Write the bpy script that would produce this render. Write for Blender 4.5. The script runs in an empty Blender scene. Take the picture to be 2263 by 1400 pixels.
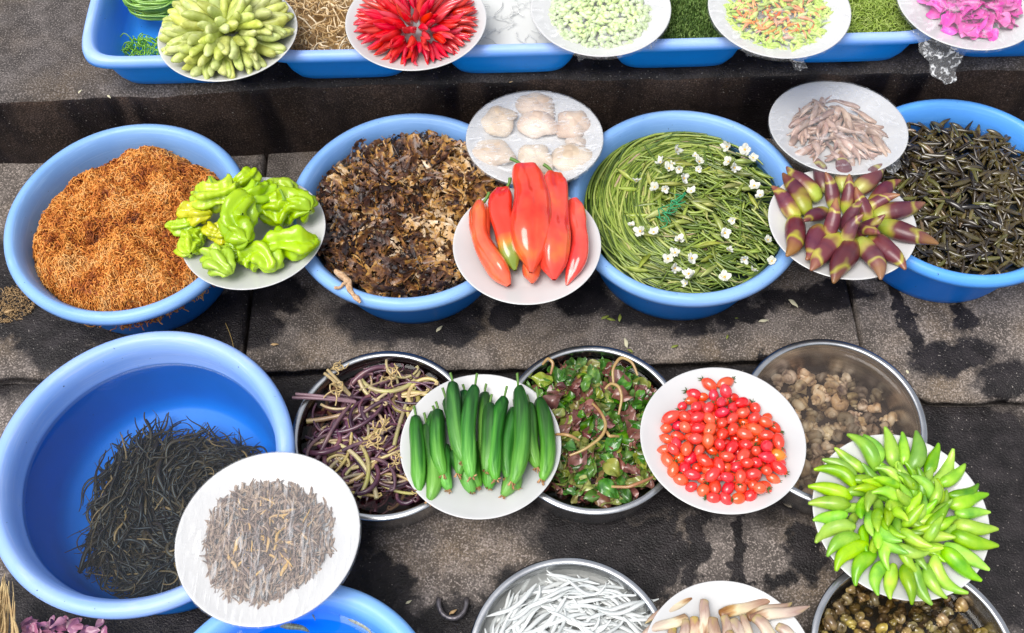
import bpy, math, random
import numpy as np
from mathutils import Matrix, Vector
rs = np.random.RandomState(7); rnd = random.Random(7)
S = bpy.context.scene
COL = S.collection
PI = math.pi
# ------------------------------------------------------------------ camera
F, PITCH, ROLL, CAMZ = 2311.64, 1.04964, -0.032401, 1.33
cp, sp = math.cos(PITCH), math.sin(PITCH); cr, sr = math.cos(ROLL), math.sin(ROLL)
fw = np.array([0, cp, -sp]); up0 = np.array([0, sp, cp]); rt0 = np.array([1., 0, 0])
rt = rt0*cr+up0*sr; up = up0*cr-rt0*sr
cd = bpy.data.cameras.new('camera'); cam = bpy.data.objects.new('camera', cd); COL.objects.link(cam)
cam.matrix_world = Matrix(((rt[0], up[0], -fw[0], 0), (rt[1], up[1], -fw[1], 0), (rt[2], up[2], -fw[2], CAMZ), (0, 0, 0, 1)))
cd.sensor_width = 36; cd.lens = 36*F/2263; cd.clip_start = .02; cd.clip_end = 200
S.camera = cam
# ------------------------------------------------------------------ sky, sun, exposure
w = bpy.data.worlds.new('World'); S.world = w; w.use_nodes = True
nt = w.node_tree; nt.nodes.clear()
sky = nt.nodes.new('ShaderNodeTexSky'); sky.sky_type = 'NISHITA'; sky.sun_disc = False
SUN_EL, SUN_AZ = math.radians(68), math.radians(-125)
sky.sun_elevation = SUN_EL; sky.sun_rotation = SUN_AZ; sky.dust_density = 3
hs = nt.nodes.new('ShaderNodeHueSaturation'); hs.inputs['Saturation'].default_value = .28
bg = nt.nodes.new('ShaderNodeBackground'); bg.inputs[1].default_value = .12
wo = nt.nodes.new('ShaderNodeOutputWorld')
nt.links.new(sky.outputs[0], hs.inputs['Color']); nt.links.new(hs.outputs[0], bg.inputs[0]); nt.links.new(bg.outputs[0], wo.inputs[0])
sd = bpy.data.lights.new('sun', 'SUN'); so = bpy.data.objects.new('sun', sd); COL.objects.link(so)
sd.energy = 1.5; sd.angle = math.radians(40); sd.color = (1, .96, .9)
dv = Vector((math.sin(SUN_AZ)*math.cos(SUN_EL), math.cos(SUN_AZ)*math.cos(SUN_EL), math.sin(SUN_EL)))
so.rotation_euler = dv.to_track_quat('Z', 'Y').to_euler()
S.view_settings.view_transform = 'Standard'; S.view_settings.look = 'None'
S.view_settings.gamma = 1; S.view_settings.exposure = 0.8
S.render.engine = 'CYCLES'
S.cycles.transparent_max_bounces = 16; S.cycles.max_bounces = 8

# ------------------------------------------------------------------ helpers
def ray(px, py):
    return fw+rt*((px-1131.5)/F)-up*((py-700)/F)
O = np.array([0, 0, CAMZ])
def at(px, py, z=0., M=None):
    """point of the plane z (or of the local plane z of M) seen at a spot of the photograph"""
    d = ray(px, py)
    if M is None:
        return O+d*((z-CAMZ)/d[2])
    A = np.linalg.inv(M); o = A[:3, :3]@O+A[:3, 3]; q = A[:3, :3]@d
    return o+q*((z-o[2])/q[2])
def tag(o, label=None, cat=None, group=None, kind=None):
    if label: o['label'] = label
    if cat: o['category'] = cat
    if group: o['group'] = group
    if kind: o['kind'] = kind
    return o
def mesh(name, V, Q, m=None, tint=None, smooth=True, mi=None):
    me = bpy.data.meshes.new(name)
    V = np.ascontiguousarray(V, np.float32); Q = np.ascontiguousarray(Q, np.int32)
    n = Q.shape[1]
    me.vertices.add(len(V)); me.vertices.foreach_set('co', V.ravel())
    me.loops.add(Q.size); me.loops.foreach_set('vertex_index', Q.ravel())
    me.polygons.add(len(Q)); me.polygons.foreach_set('loop_start', np.arange(0, Q.size, n, dtype=np.int32))
    me.polygons.foreach_set('use_smooth', np.full(len(Q), smooth))
    if m is not None:
        for q in (m if isinstance(m, (list, tuple)) else [m]): me.materials.append(q)
    if mi is not None: me.polygons.foreach_set('material_index', np.ascontiguousarray(mi, np.int32))
    if tint is not None:
        a = me.attributes.new('tint', 'FLOAT', 'POINT'); a.data.foreach_set('value', np.ascontiguousarray(tint, np.float32))
    me.update(calc_edges=True)
    return me
def ob(name, me, M=None, parent=None):
    o = bpy.data.objects.new(name, me); COL.objects.link(o)
    if parent is not None: o.parent = parent
    if M is not None: o.matrix_basis = Matrix(np.asarray(M).tolist())
    return o
def merge(parts):
    V, Q, T, k = [], [], [], 0
    for p in parts:
        V.append(p[0]); Q.append(p[1]+k); k += len(p[0])
        T.append(np.full(len(p[0]), p[2]) if len(p) > 2 and np.isscalar(p[2]) else (p[2] if len(p) > 2 else np.zeros(len(p[0]))))
    return np.concatenate(V), np.concatenate(Q), np.concatenate(T)
def nrm(a): return a/np.maximum(np.linalg.norm(a, axis=-1, keepdims=True), 1e-9)
def tubes(P, R, sides=6, lob=None, tint=None, flat=1.):
    """P (N,K,3) centre lines, R (N,K) radii -> verts, quads, tint"""
    P = np.asarray(P, float); N, K, _ = P.shape; R = np.broadcast_to(R, (N, K))
    T = nrm(np.gradient(P, axis=1))
    mean = nrm(P[:, -1]-P[:, 0]); ref = np.where(np.abs(mean[:, 2:3]) > .75, np.array([[1., .1, 0]]), np.array([[.03, .05, 1.]]))
    A = nrm(np.cross(ref[:, None, :], T)); B = np.cross(T, A)
    th = np.arange(sides)*2*PI/sides
    r = R[:, :, None]*(np.ones((1, 1, sides)) if lob is None else lob)
    V = P[:, :, None, :]+(r*np.cos(th))[..., None]*A[:, :, None, :]+(r*np.sin(th)*flat)[..., None]*B[:, :, None, :]
    i = np.arange(N*K*sides).reshape(N, K, sides); j = np.roll(i, -1, 2)
    Q = np.stack([i[:, :-1], j[:, :-1], j[:, 1:], i[:, 1:]], -1).reshape(-1, 4)
    t = np.zeros((N, K, sides)) if tint is None else np.broadcast_to(np.asarray(tint, float).reshape((N, -1, 1)), (N, K, sides))
    return V.reshape(-1, 3), Q, t.ravel()
def grids(P, tint=None, wrap=False):
    N, A, B, _ = P.shape; i = np.arange(N*A*B).reshape(N, A, B)
    if wrap: j = np.roll(i, -1, 2); Q = np.stack([i[:, :-1], j[:, :-1], j[:, 1:], i[:, 1:]], -1)
    else: Q = np.stack([i[:, :-1, :-1], i[:, :-1, 1:], i[:, 1:, 1:], i[:, 1:, :-1]], -1)
    t = np.zeros((N, A, B)) if tint is None else np.broadcast_to(np.asarray(tint, float).reshape((N,)+(1, 1)) if np.ndim(tint) == 1 else tint, (N, A, B))
    return P.reshape(-1, 3), Q.reshape(-1, 4), t.ravel()
def lathe(prof, seg=96, ab=None, pw=None):
    """revolve (r, z); with ab/pw the rings are rounded rectangles"""
    prof = np.array(prof, float); th = np.arange(seg)*2*PI/seg
    c, s = np.cos(th), np.sin(th)
    if pw: # superellipse: prof r is an inset from the half sizes ab
        e = 2/pw; cx = np.sign(c)*np.abs(c)**e; sy = np.sign(s)*np.abs(s)**e
        X = (ab[0]+prof[:, :1])*cx; Y = (ab[1]+prof[:, :1])*sy
        X[0] = 0*X[0]; Y[0] = 0*Y[0]; X[-1] *= 0; Y[-1] *= 0
    else: X = prof[:, :1]*c; Y = prof[:, :1]*s
    P = np.stack([X, Y, np.broadcast_to(prof[:, 1:2], X.shape)], -1)[None]
    return grids(P, wrap=True)
def noise3(P, seed=0, f=1., oct=3):
    """cheap smooth vector noise from summed sines"""
    r = np.random.RandomState(abs(int(seed))+5); out = np.zeros(P.shape); a = 1.
    for o in range(oct):
        for k in range(4):
            d = r.normal(size=3); d /= np.linalg.norm(d)
            ph = r.uniform(0, 6.28, 3); fr = f*(2**o)*r.uniform(.7, 1.4)
            out += a*np.sin((P@d)[..., None]*fr+ph)
        a *= .5
    return out/3.5
def frame(d, roll=0.):
    """rotation whose local X points along d, local Z roughly up, then rolled"""
    x = np.array(d, float); x /= np.linalg.norm(x)
    u = np.array([0, 0, 1.]) if abs(x[2]) < .95 else np.array([1., 0, 0])
    y = np.cross(u, x); y /= np.linalg.norm(y); z = np.cross(x, y)
    c, s = math.cos(roll), math.sin(roll)
    y2 = y*c+z*s; z2 = z*c-y*s
    return np.stack([x, y2, z2], 1)
def TR(p, R=None, s=1.):
    M = np.eye(4); M[:3, 3] = p; M[:3, :3] = (np.eye(3) if R is None else R)*s
    return M
def rotz(a):
    c, s = math.cos(a), math.sin(a); return np.array([[c, -s, 0], [s, c, 0], [0, 0, 1.]])
def rotx(a):
    c, s = math.cos(a), math.sin(a); return np.array([[1., 0, 0], [0, c, -s], [0, s, c]])
def thing(name, parts, M, label, cat, group=None, labels=None):
    """Empty with mesh children; parts = [(name, mesh)]"""
    e = bpy.data.objects.new(name, None); COL.objects.link(e); e.empty_display_size = .01
    e.matrix_basis = Matrix(np.asarray(M).tolist())
    tag(e, label, cat, group)
    for n, me in parts: ob(n, me, None, e)
    return e
def solo(name, me, M, label, cat, group=None, kind=None):
    return tag(ob(name, me, M), label, cat, group, kind)

# ------------------------------------------------------------------ materials
def mat(name, ramp, scale=60., detail=3., rough=.45, spec=.5, coat=0., bump=0., bscale=None, rv=(0, 0, 0), src='noise',
        stretch=(1, 1, 1), mix=.25, metal=0., alpha=None, sss=0., bdist=.002, sheen=0., const=False, trans=0.):
    m = bpy.data.materials.new(name); m.use_nodes = True; t = m.node_tree; N = t.nodes; L = t.links
    b = N['Principled BSDF']
    tc = N.new('ShaderNodeTexCoord'); mp = N.new('ShaderNodeMapping'); mp.inputs['Scale'].default_value = stretch
    oi = N.new('ShaderNodeObjectInfo'); ml = N.new('ShaderNodeMath'); ml.operation = 'MULTIPLY'; ml.inputs[1].default_value = 37.
    L.new(oi.outputs['Random'], ml.inputs[0]); L.new(ml.outputs[0], mp.inputs['Location']); L.new(tc.outputs['Object'], mp.inputs['Vector'])
    nz = N.new('ShaderNodeTexNoise'); nz.inputs['Scale'].default_value = scale; nz.inputs['Detail'].default_value = detail
    L.new(mp.outputs[0], nz.inputs['Vector'])
    fac = nz.outputs['Fac']
    if src != 'noise':
        if src == 'tint':
            a = N.new('ShaderNodeAttribute'); a.attribute_name = 'tint'; a0 = a.outputs['Fac']
        elif src == 'rand': a0 = oi.outputs['Random']
        mm = N.new('ShaderNodeMath'); mm.operation = 'MULTIPLY_ADD'; mm.inputs[1].default_value = mix*2; mm.inputs[2].default_value = -mix
        L.new(fac, mm.inputs[0]); ad = N.new('ShaderNodeMath'); L.new(a0, ad.inputs[0]); L.new(mm.outputs[0], ad.inputs[1]); fac = ad.outputs[0]
    cr_ = N.new('ShaderNodeValToRGB'); e = cr_.color_ramp.elements
    while len(e) < len(ramp): e.new(.5)
    for k, (p, c) in enumerate(ramp): e[k].position = p; e[k].color = (*c, 1)
    if const: cr_.color_ramp.interpolation = 'CONSTANT'
    L.new(fac, cr_.inputs[0]); col = cr_.outputs[0]
    if any(rv):
        h = N.new('ShaderNodeHueSaturation'); L.new(col, h.inputs['Color'])
        wn = N.new('ShaderNodeTexWhiteNoise'); wn.noise_dimensions = '1D'; L.new(oi.outputs['Random'], wn.inputs['W'])
        sep = N.new('ShaderNodeSeparateColor'); L.new(wn.outputs['Color'], sep.inputs[0])
        for k, (nm, base) in enumerate((('Hue', .5), ('Saturation', 1.), ('Value', 1.))):
            if rv[k]:
                q = N.new('ShaderNodeMath'); q.operation = 'MULTIPLY_ADD'; q.inputs[1].default_value = 2*rv[k]; q.inputs[2].default_value = base-rv[k]
                L.new(sep.outputs[k], q.inputs[0]); L.new(q.outputs[0], h.inputs[nm])
        col = h.outputs[0]
    L.new(col, b.inputs['Base Color'])
    b.inputs['Roughness'].default_value = rough; b.inputs['Specular IOR Level'].default_value = spec; b.inputs['Metallic'].default_value = metal
    b.inputs['Coat Weight'].default_value = coat; b.inputs['Coat Roughness'].default_value = .08; b.inputs['Sheen Weight'].default_value = sheen
    b.inputs['Transmission Weight'].default_value = trans
    if sss: b.inputs['Subsurface Weight'].default_value = sss; b.inputs['Subsurface Scale'].default_value = .004
    if bump:
        n2 = N.new('ShaderNodeTexNoise'); n2.inputs['Scale'].default_value = bscale or scale*3; n2.inputs['Detail'].default_value = 4
        L.new(mp.outputs[0], n2.inputs['Vector'])
        bp = N.new('ShaderNodeBump'); bp.inputs['Strength'].default_value = bump; bp.inputs['Distance'].default_value = bdist
        L.new(n2.outputs['Fac'], bp.inputs['Height']); L.new(bp.outputs[0], b.inputs['Normal'])
    if alpha:
        n3 = N.new('ShaderNodeTexNoise'); n3.inputs['Scale'].default_value = alpha[0]; n3.inputs['Detail'].default_value = 3; L.new(mp.outputs[0], n3.inputs['Vector'])
        g = N.new('ShaderNodeMath'); g.operation = 'GREATER_THAN'; g.inputs[1].default_value = alpha[1]
        L.new(n3.outputs['Fac'], g.inputs[0]); L.new(g.outputs[0], b.inputs['Alpha'])
    return m
def solid(name, c, d=.85, **k):
    return mat(name, [(.3, tuple(x*d for x in c)), (.7, c)], **k)
def water_mat(name, tintc, murk=0., murkc=(.1, .08, .05), bump=.15, rough=.02, bs=14.):
    m = bpy.data.materials.new(name); m.use_nodes = True; t = m.node_tree; N = t.nodes; L = t.links; N.clear()
    o = N.new('ShaderNodeOutputMaterial'); tr = N.new('ShaderNodeBsdfTransparent'); tr.inputs[0].default_value = (*tintc, 1)
    gl = N.new('ShaderNodeBsdfGlossy'); gl.inputs['Roughness'].default_value = rough; gl.inputs[0].default_value = (1, 1, 1, 1)
    fr = N.new('ShaderNodeFresnel'); fr.inputs[0].default_value = 1.28
    tc = N.new('ShaderNodeTexCoord'); nz = N.new('ShaderNodeTexNoise'); nz.inputs['Scale'].default_value = bs; L.new(tc.outputs['Object'], nz.inputs['Vector'])
    bp = N.new('ShaderNodeBump'); bp.inputs['Strength'].default_value = bump; bp.inputs['Distance'].default_value = .004
    L.new(nz.outputs['Fac'], bp.inputs['Height'])
    L.new(bp.outputs[0], gl.inputs['Normal']); L.new(bp.outputs[0], fr.inputs['Normal'])
    base = tr.outputs[0]
    if murk:
        df = N.new('ShaderNodeBsdfDiffuse'); df.inputs[0].default_value = (*murkc, 1)
        mm = N.new('ShaderNodeMixShader'); mm.inputs[0].default_value = murk; L.new(base, mm.inputs[1]); L.new(df.outputs[0], mm.inputs[2]); base = mm.outputs[0]
    mx = N.new('ShaderNodeMixShader'); L.new(fr.outputs[0], mx.inputs[0]); L.new(base, mx.inputs[1]); L.new(gl.outputs[0], mx.inputs[2])
    L.new(mx.outputs[0], o.inputs[0]); return m
def film_mat(name, veil=.10, wr=.35, scale=45., stretch=(1, 1, 1)):
    m = bpy.data.materials.new(name); m.use_nodes = True; t = m.node_tree; N = t.nodes; L = t.links; N.clear()
    o = N.new('ShaderNodeOutputMaterial'); tr = N.new('ShaderNodeBsdfTransparent')
    b = N.new('ShaderNodeBsdfPrincipled'); b.inputs['Base Color'].default_value = (.9, .92, .95, 1); b.inputs['Roughness'].default_value = .18
    tc = N.new('ShaderNodeTexCoord'); mp = N.new('ShaderNodeMapping'); mp.inputs['Scale'].default_value = stretch; L.new(tc.outputs['Object'], mp.inputs[0])
    nz = N.new('ShaderNodeTexNoise'); nz.inputs['Scale'].default_value = scale; nz.inputs['Detail'].default_value = 5; nz.inputs['Distortion'].default_value = 1.5
    L.new(mp.outputs[0], nz.inputs['Vector'])
    rp = N.new('ShaderNodeMapRange'); rp.inputs[1].default_value = .52; rp.inputs[2].default_value = .72; rp.inputs[3].default_value = veil; rp.inputs[4].default_value = veil+wr
    L.new(nz.outputs['Fac'], rp.inputs[0])
    bp = N.new('ShaderNodeBump'); bp.inputs['Strength'].default_value = .9; bp.inputs['Distance'].default_value = .003; L.new(nz.outputs['Fac'], bp.inputs['Height'])
    L.new(bp.outputs[0], b.inputs['Normal'])
    mx = N.new('ShaderNodeMixShader'); L.new(rp.outputs[0], mx.inputs[0]); L.new(tr.outputs[0], mx.inputs[1]); L.new(b.outputs[0], mx.inputs[2])
    L.new(mx.outputs[0], o.inputs[0]); return m
def stone_mat(name, dry, wet, wets, cover=.5, riser=False, scale=5., streak=(1, 1, 1)):
    """speckled stone; wets = wet stains [(x, y, rx, ry, angle)] in metres"""
    m = bpy.data.materials.new(name); m.use_nodes = True; t = m.node_tree; N = t.nodes; L = t.links; b = N['Principled BSDF']
    tc = N.new('ShaderNodeTexCoord'); P = tc.outputs['Object']
    def noise(s, d=4, v=None, dist=0.):
        n = N.new('ShaderNodeTexNoise'); n.inputs['Scale'].default_value = s; n.inputs['Detail'].default_value = d; n.inputs['Distortion'].default_value = dist
        L.new(v or P, n.inputs['Vector']); return n
    def mth(op, a, c=None, k=None):
        q = N.new('ShaderNodeMath'); q.operation = op; L.new(a, q.inputs[0])
        if c is not None: L.new(c, q.inputs[1])
        if k is not None: q.inputs[1].default_value = k
        return q.outputs[0]
    def rng(a, lo, hi, o0=0., o1=1.):
        q = N.new('ShaderNodeMapRange'); q.inputs[1].default_value = lo; q.inputs[2].default_value = hi; q.inputs[3].default_value = o0; q.inputs[4].default_value = o1
        L.new(a, q.inputs[0]); return q.outputs[0]
    def mixc(f, a, c):
        q = N.new('ShaderNodeMix'); q.data_type = 'RGBA'; L.new(f, q.inputs[0])
        for s_, v in ((6, a), (7, c)):
            if isinstance(v, tuple): q.inputs[s_].default_value = (*v, 1)
            else: L.new(v, q.inputs[s_])
        return q.outputs[2]
    mp = N.new('ShaderNodeMapping'); mp.inputs['Scale'].default_value = streak; L.new(P, mp.inputs[0])
    big = noise(scale, 6, mp.outputs[0], .4).outputs['Fac']
    mid = noise(38, 5).outputs['Fac']; fine = noise(420, 2).outputs['Fac']; spk = noise(300, 1).outputs['Fac']
    c = mixc(rng(mid, .35, .65), tuple(x*.72 for x in dry), tuple(x*1.12 for x in dry))
    brown = noise(9, 4).outputs['Fac']; c = mixc(rng(brown, .45, .72, 0, .7), c, (dry[0]*.95, dry[1]*.78, dry[2]*.50)); grime = noise(23, 6, None, .6).outputs['Fac']; c = mixc(rng(grime, .45, .64, 0, .68), c, tuple(x*.30 for x in dry))
    c = mixc(rng(fine, .55, .62, 0, .75), c, tuple(x*.35 for x in dry)); c = mixc(rng(fine, .37, .44, .7, 0), c, tuple(min(.6, x*2.2) for x in dry))
    # wet
    off = noise(14, 9); off.inputs['Roughness'].default_value = .68; ov = N.new('ShaderNodeVectorMath'); ov.operation = 'MULTIPLY_ADD'; L.new(off.outputs['Color'], ov.inputs[0]); ov.inputs[1].default_value = (.11, .11, .0); L.new(P, ov.inputs[2])
    ov2 = N.new('ShaderNodeVectorMath'); ov2.operation = 'SUBTRACT'; L.new(ov.outputs[0], ov2.inputs[0]); ov2.inputs[1].default_value = (.055, .055, 0)
    acc = rng(big, cover, cover+.13)
    for (x, y, rx, ry, an) in wets:
        g = N.new('ShaderNodeMapping'); g.vector_type = 'TEXTURE'; g.inputs['Location'].default_value = (x, y, 0); g.inputs['Rotation'].default_value = (0, 0, an); g.inputs['Scale'].default_value = (rx, ry, 1e3)
        L.new(ov2.outputs[0], g.inputs[0]); ln = N.new('ShaderNodeVectorMath'); ln.operation = 'LENGTH'; L.new(g.outputs[0], ln.inputs[0])
        acc = mth('MAXIMUM', acc, rng(ln.outputs['Value'], .80, 1.12, 1, 0))
    acc = mth('MINIMUM', acc, k=1.)
    wc = mixc(rng(mid, .4, .7), tuple(x*.6 for x in wet), tuple(x*1.5 for x in wet))
    wc = mixc(rng(spk, .72, .77, 0, .7), wc, (.30, .27, .25))
    col = mixc(acc, c, wc); col = mixc(rng(spk, .22, .27, .6, 0), col, (.42, .38, .34))
    L.new(col, b.inputs['Base Color'])
    L.new(rng(acc, 0, 1, .85, .38), b.inputs['Roughness']); b.inputs['Specular IOR Level'].default_value = .22
    h = mth('ADD', mth('MULTIPLY', mid, k=1.2), fine); h = mth('ADD', h, mth('MULTIPLY', big, k=2.))
    bp = N.new('ShaderNodeBump'); bp.inputs['Strength'].default_value = .55; bp.inputs['Distance'].default_value = .0035; L.new(h, bp.inputs['Height']); L.new(bp.outputs[0], b.inputs['Normal'])
    return m
# ------------------------------------------------------------------ the stone terrace
DRY = (.182, .155, .138); WET = (.019, .016, .017)
def E(px, py, rx, ry, an=0., z=0.):
    p = at(px, py, z); return (p[0], p[1], rx, ry, an)
wB = [E(300, 700, .17, .05), E(520, 690, .06, .04), E(620, 655, .05, .03), E(560, 700, .03, .06, .5), E(120, 760, .10, .04, -.5), E(20, 640, .12, .10), E(420, 740, .1, .05),
      E(960, 690, .075, .030, .2), E(990, 730, .045, .025, -.2), E(1130, 690, .04, .02), E(900, 700, .12, .05), E(1660, 700, .055, .016, .35), E(1600, 660, .05, .03, .5),
      E(1500, 690, .13, .035), E(1800, 650, .1, .025), E(1290, 660, .05, .04), E(2120, 690, .02, .03), E(2110, 780, .07, .03, .3), E(2230, 830, .05, .03), E(2000, 700, .012, .1, .15), E(1700, 790, .02, .012)]
wC = [E(a, b, c, d, e, -.03) for a, b, c, d, e in [(2180, 1080, .14, .16, 0), (2230, 1250, .10, .10, 0), (2080, 1180, .08, .1, 0), (1300, 1190, .085, .045, 0), (1440, 1210, .05, .05, .5), (1370, 1280, .05, .04, .3),
      (1478, 1225, .012, .075, -.22), (1535, 1200, .016, .055, -.35), (1528, 1260, .014, .035, -.05), (1640, 1220, .009, .065, -.1), (1450, 1290, .018, .03, -.2),
      (850, 1300, .032, .05, .6), (820, 1260, .03, .03, 0), (1000, 1380, .06, .035, 0), (1120, 1330, .03, .05, 0), (300, 1380, .25, .05, 0), (60, 1350, .1, .07, 0), (480, 1340, .1, .05, 0), (700, 1000, .1, .3, 0),
      (1720, 1290, .03, .015, 0), (1780, 1220, .03, .05, 0), (40, 760, .15, .1, 0), (1000, 900, .35, .1, 0), (1560, 960, .5, .14, 0), (880, 1390, .03, .03, 0)]]
mB = stone_mat('slab_stone', DRY, WET, wB, .625)
mC = stone_mat('ground_stone', (.205, .176, .160), WET, wC, .60)
mT = stone_mat('upper_stone', (.112, .098, .093), WET, [(-.2, 1.2, .30, .15, 0), (.3, 1.25, .6, .2, 0)], .57)
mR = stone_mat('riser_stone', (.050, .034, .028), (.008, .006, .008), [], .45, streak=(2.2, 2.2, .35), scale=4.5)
def ledge(name, x0, x1, yf, yb, z0, z1, m, m2, seed, n=260, skew=0., notch=0.):
    """slab with a worn, slightly wavy front edge; top faces m, front faces m2"""
    xs = np.linspace(x0, x1, n)
    prof = [(yb, z1), (yf+.4*(yb-yf), z1), (yf+.05, z1), (yf+.02, z1-.0005), (yf+.008, z1-.003), (yf+.002, z1-.008), (yf, z1-.016), (yf+.001, (z0+z1)/2), (yf+.002, z0)]
    P = np.array([[(x, y, z) for (y, z) in prof] for x in xs], float)
    wv = noise3(np.stack([xs, 0*xs, 0*xs], 1), seed, 9., 5)[:, 0]
    P[:, 2:, 1] += (wv*.008)[:, None]+(skew*(xs-x0))[:, None]+(notch*np.exp(-((xs-x0)/.045)**2))[:, None]
    P[:, 4:8] += noise3(P[:, 4:8], seed+3, 70, 4)*.0026
    e = np.concatenate([P[:1]*1., P, P[-1:]*1.]); e[0, :, 2] = z0; e[-1, :, 2] = z0
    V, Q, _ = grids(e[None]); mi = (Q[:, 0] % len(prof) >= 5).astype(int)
    me = mesh(name, V, Q, [m, m2], mi=mi); o = ob(name, me); o['kind'] = 'structure'; return o
g = np.array([[(x, y, -.03) for y in (-15, -1, 0, .5, 1, 2, 15)] for x in (-15, -2, -.5, 0, .5, 2, 15)], float)[None]
V, Q, _ = grids(g); o = ob('ground', mesh('ground', V, Q[:, ::-1], mC)); o['kind'] = 'structure'
ledge('stone_slab', -.385, .497, .684, 1.10, -.03, 0., mB, mB, 11, skew=0)
ledge('stone_slab', -2.2, -.392, .69, 1.10, -.03, .001, mB, mB, 12, 160)
ledge('stone_slab', .505, 2.2, .612, 1.10, -.03, -.0015, mB, mB, 13, 400, notch=.08)
ledge('upper_step', -1.8, 1.8, 1.080, 9., -.03, .155, mT, mR, 14, 420, skew=-.002)

# ------------------------------------------------------------------ blue plastic
def plastic(name, c, pale, rough=.42, fr=.35):
    m = mat(name, [(.25, tuple(x*.9 for x in c)), (.75, c)], scale=25, rough=rough, spec=.28, bump=.05, bscale=180, bdist=.0006)
    t = m.node_tree; N = t.nodes; L = t.links; b = N['Principled BSDF']
    # scuffed, chalky film plus sky sheen painted into the colour, on rim and inside
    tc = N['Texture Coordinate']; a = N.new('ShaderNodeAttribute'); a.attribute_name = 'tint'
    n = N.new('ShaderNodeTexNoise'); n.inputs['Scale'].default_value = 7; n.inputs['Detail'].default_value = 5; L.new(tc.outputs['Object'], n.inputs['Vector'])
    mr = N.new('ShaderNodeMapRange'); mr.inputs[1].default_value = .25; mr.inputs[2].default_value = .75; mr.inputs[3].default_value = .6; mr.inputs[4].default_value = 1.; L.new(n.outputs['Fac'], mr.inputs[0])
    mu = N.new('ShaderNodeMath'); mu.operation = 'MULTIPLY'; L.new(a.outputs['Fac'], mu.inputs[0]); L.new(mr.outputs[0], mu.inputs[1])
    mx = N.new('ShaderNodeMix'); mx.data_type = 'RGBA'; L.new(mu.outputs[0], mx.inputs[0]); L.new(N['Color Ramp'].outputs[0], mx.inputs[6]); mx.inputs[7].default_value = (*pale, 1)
    # scratches round the wall and dull water marks
    mp2 = N.new('ShaderNodeMapping'); mp2.inputs['Scale'].default_value = (6, 6, 160); L.new(tc.outputs['Object'], mp2.inputs[0])
    sn = N.new('ShaderNodeTexNoise'); sn.inputs['Scale'].default_value = 3; sn.inputs['Detail'].default_value = 6; L.new(mp2.outputs[0], sn.inputs['Vector'])
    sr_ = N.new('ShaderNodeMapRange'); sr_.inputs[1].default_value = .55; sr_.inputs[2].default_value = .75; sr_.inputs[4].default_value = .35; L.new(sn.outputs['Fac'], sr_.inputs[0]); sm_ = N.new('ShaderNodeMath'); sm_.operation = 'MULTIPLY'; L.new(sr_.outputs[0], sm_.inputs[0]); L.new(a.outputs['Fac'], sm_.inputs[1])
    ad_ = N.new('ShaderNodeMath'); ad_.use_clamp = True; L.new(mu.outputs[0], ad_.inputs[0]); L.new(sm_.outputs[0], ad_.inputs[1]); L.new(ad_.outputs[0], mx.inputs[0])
    # little dark specks of grit
    vo = N.new('ShaderNodeTexNoise'); vo.inputs['Scale'].default_value = 210; vo.inputs['Detail'].default_value = 2; L.new(tc.outputs['Object'], vo.inputs['Vector'])
    m2 = N.new('ShaderNodeMapRange'); m2.inputs[1].default_value = .745; m2.inputs[2].default_value = .77; m2.inputs[4].default_value = .8; L.new(vo.outputs['Fac'], m2.inputs[0])
    mz = N.new('ShaderNodeMix'); mz.data_type = 'RGBA'; L.new(m2.outputs[0], mz.inputs[0]); L.new(mx.outputs[2], mz.inputs[6]); mz.inputs[7].default_value = (.02, .02, .03, 1)
    L.new(mz.outputs[2], b.inputs['Base Color'])
    b.inputs['Coat Weight'].default_value = .12; b.inputs['Coat Roughness'].default_value = .2
    return m
BL = (.010, .120, .50)
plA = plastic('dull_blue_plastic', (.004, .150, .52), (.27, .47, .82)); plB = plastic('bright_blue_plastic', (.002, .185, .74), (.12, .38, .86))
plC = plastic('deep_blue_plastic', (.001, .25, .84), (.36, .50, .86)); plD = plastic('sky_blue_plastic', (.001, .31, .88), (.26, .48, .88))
def basin(name, c, R, H, rb, lip, m, label, tilt=0., wl=.3):
    Rw = R-lip
    pr = [(0, .004, 0), (rb*.6, .004, 0), (rb-.012, .005, 0), (rb-.003, .012, 0)]
    for u in (.11, .22, .33, .44, .54, .60, .64, .66, .68, .70, .74, .78, .82, .9, 1.):
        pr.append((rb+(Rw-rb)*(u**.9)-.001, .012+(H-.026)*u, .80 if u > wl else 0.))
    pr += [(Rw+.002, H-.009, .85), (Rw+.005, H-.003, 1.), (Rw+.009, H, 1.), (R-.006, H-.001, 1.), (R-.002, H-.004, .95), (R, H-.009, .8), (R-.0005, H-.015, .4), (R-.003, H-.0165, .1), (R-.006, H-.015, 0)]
    pr += [(Rw+.002, H-.017, 0)]
    for k in range(8, -1, -1):
        u = k/9; pr.append((rb+(Rw-rb)*(u**.9)+.002, .003+(H-.020)*u, 0))
    pr += [(rb-.002, 0, 0), (0, 0, 0)]
    V, Q, _ = lathe([(a, b) for a, b, _ in pr], 128)
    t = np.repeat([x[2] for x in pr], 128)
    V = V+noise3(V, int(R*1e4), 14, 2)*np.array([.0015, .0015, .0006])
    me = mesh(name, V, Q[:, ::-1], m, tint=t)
    return solo(name, me, TR(c, rotx(tilt)), label, 'basin')
B1 = np.array([-.5403, .8745, 0]); B2 = np.array([-.1416, .8785, 0]); B3 = np.array([.2512, .8701, 0]); B4 = np.array([.6439, .880, 0]); BG = np.array([-.4677, .503, -.03])
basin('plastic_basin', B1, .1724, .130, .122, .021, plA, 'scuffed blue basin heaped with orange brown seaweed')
basin('plastic_basin', B2, .1701, .130, .122, .021, plA, 'scuffed blue basin filled with ruffled brown lichen in water')
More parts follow.
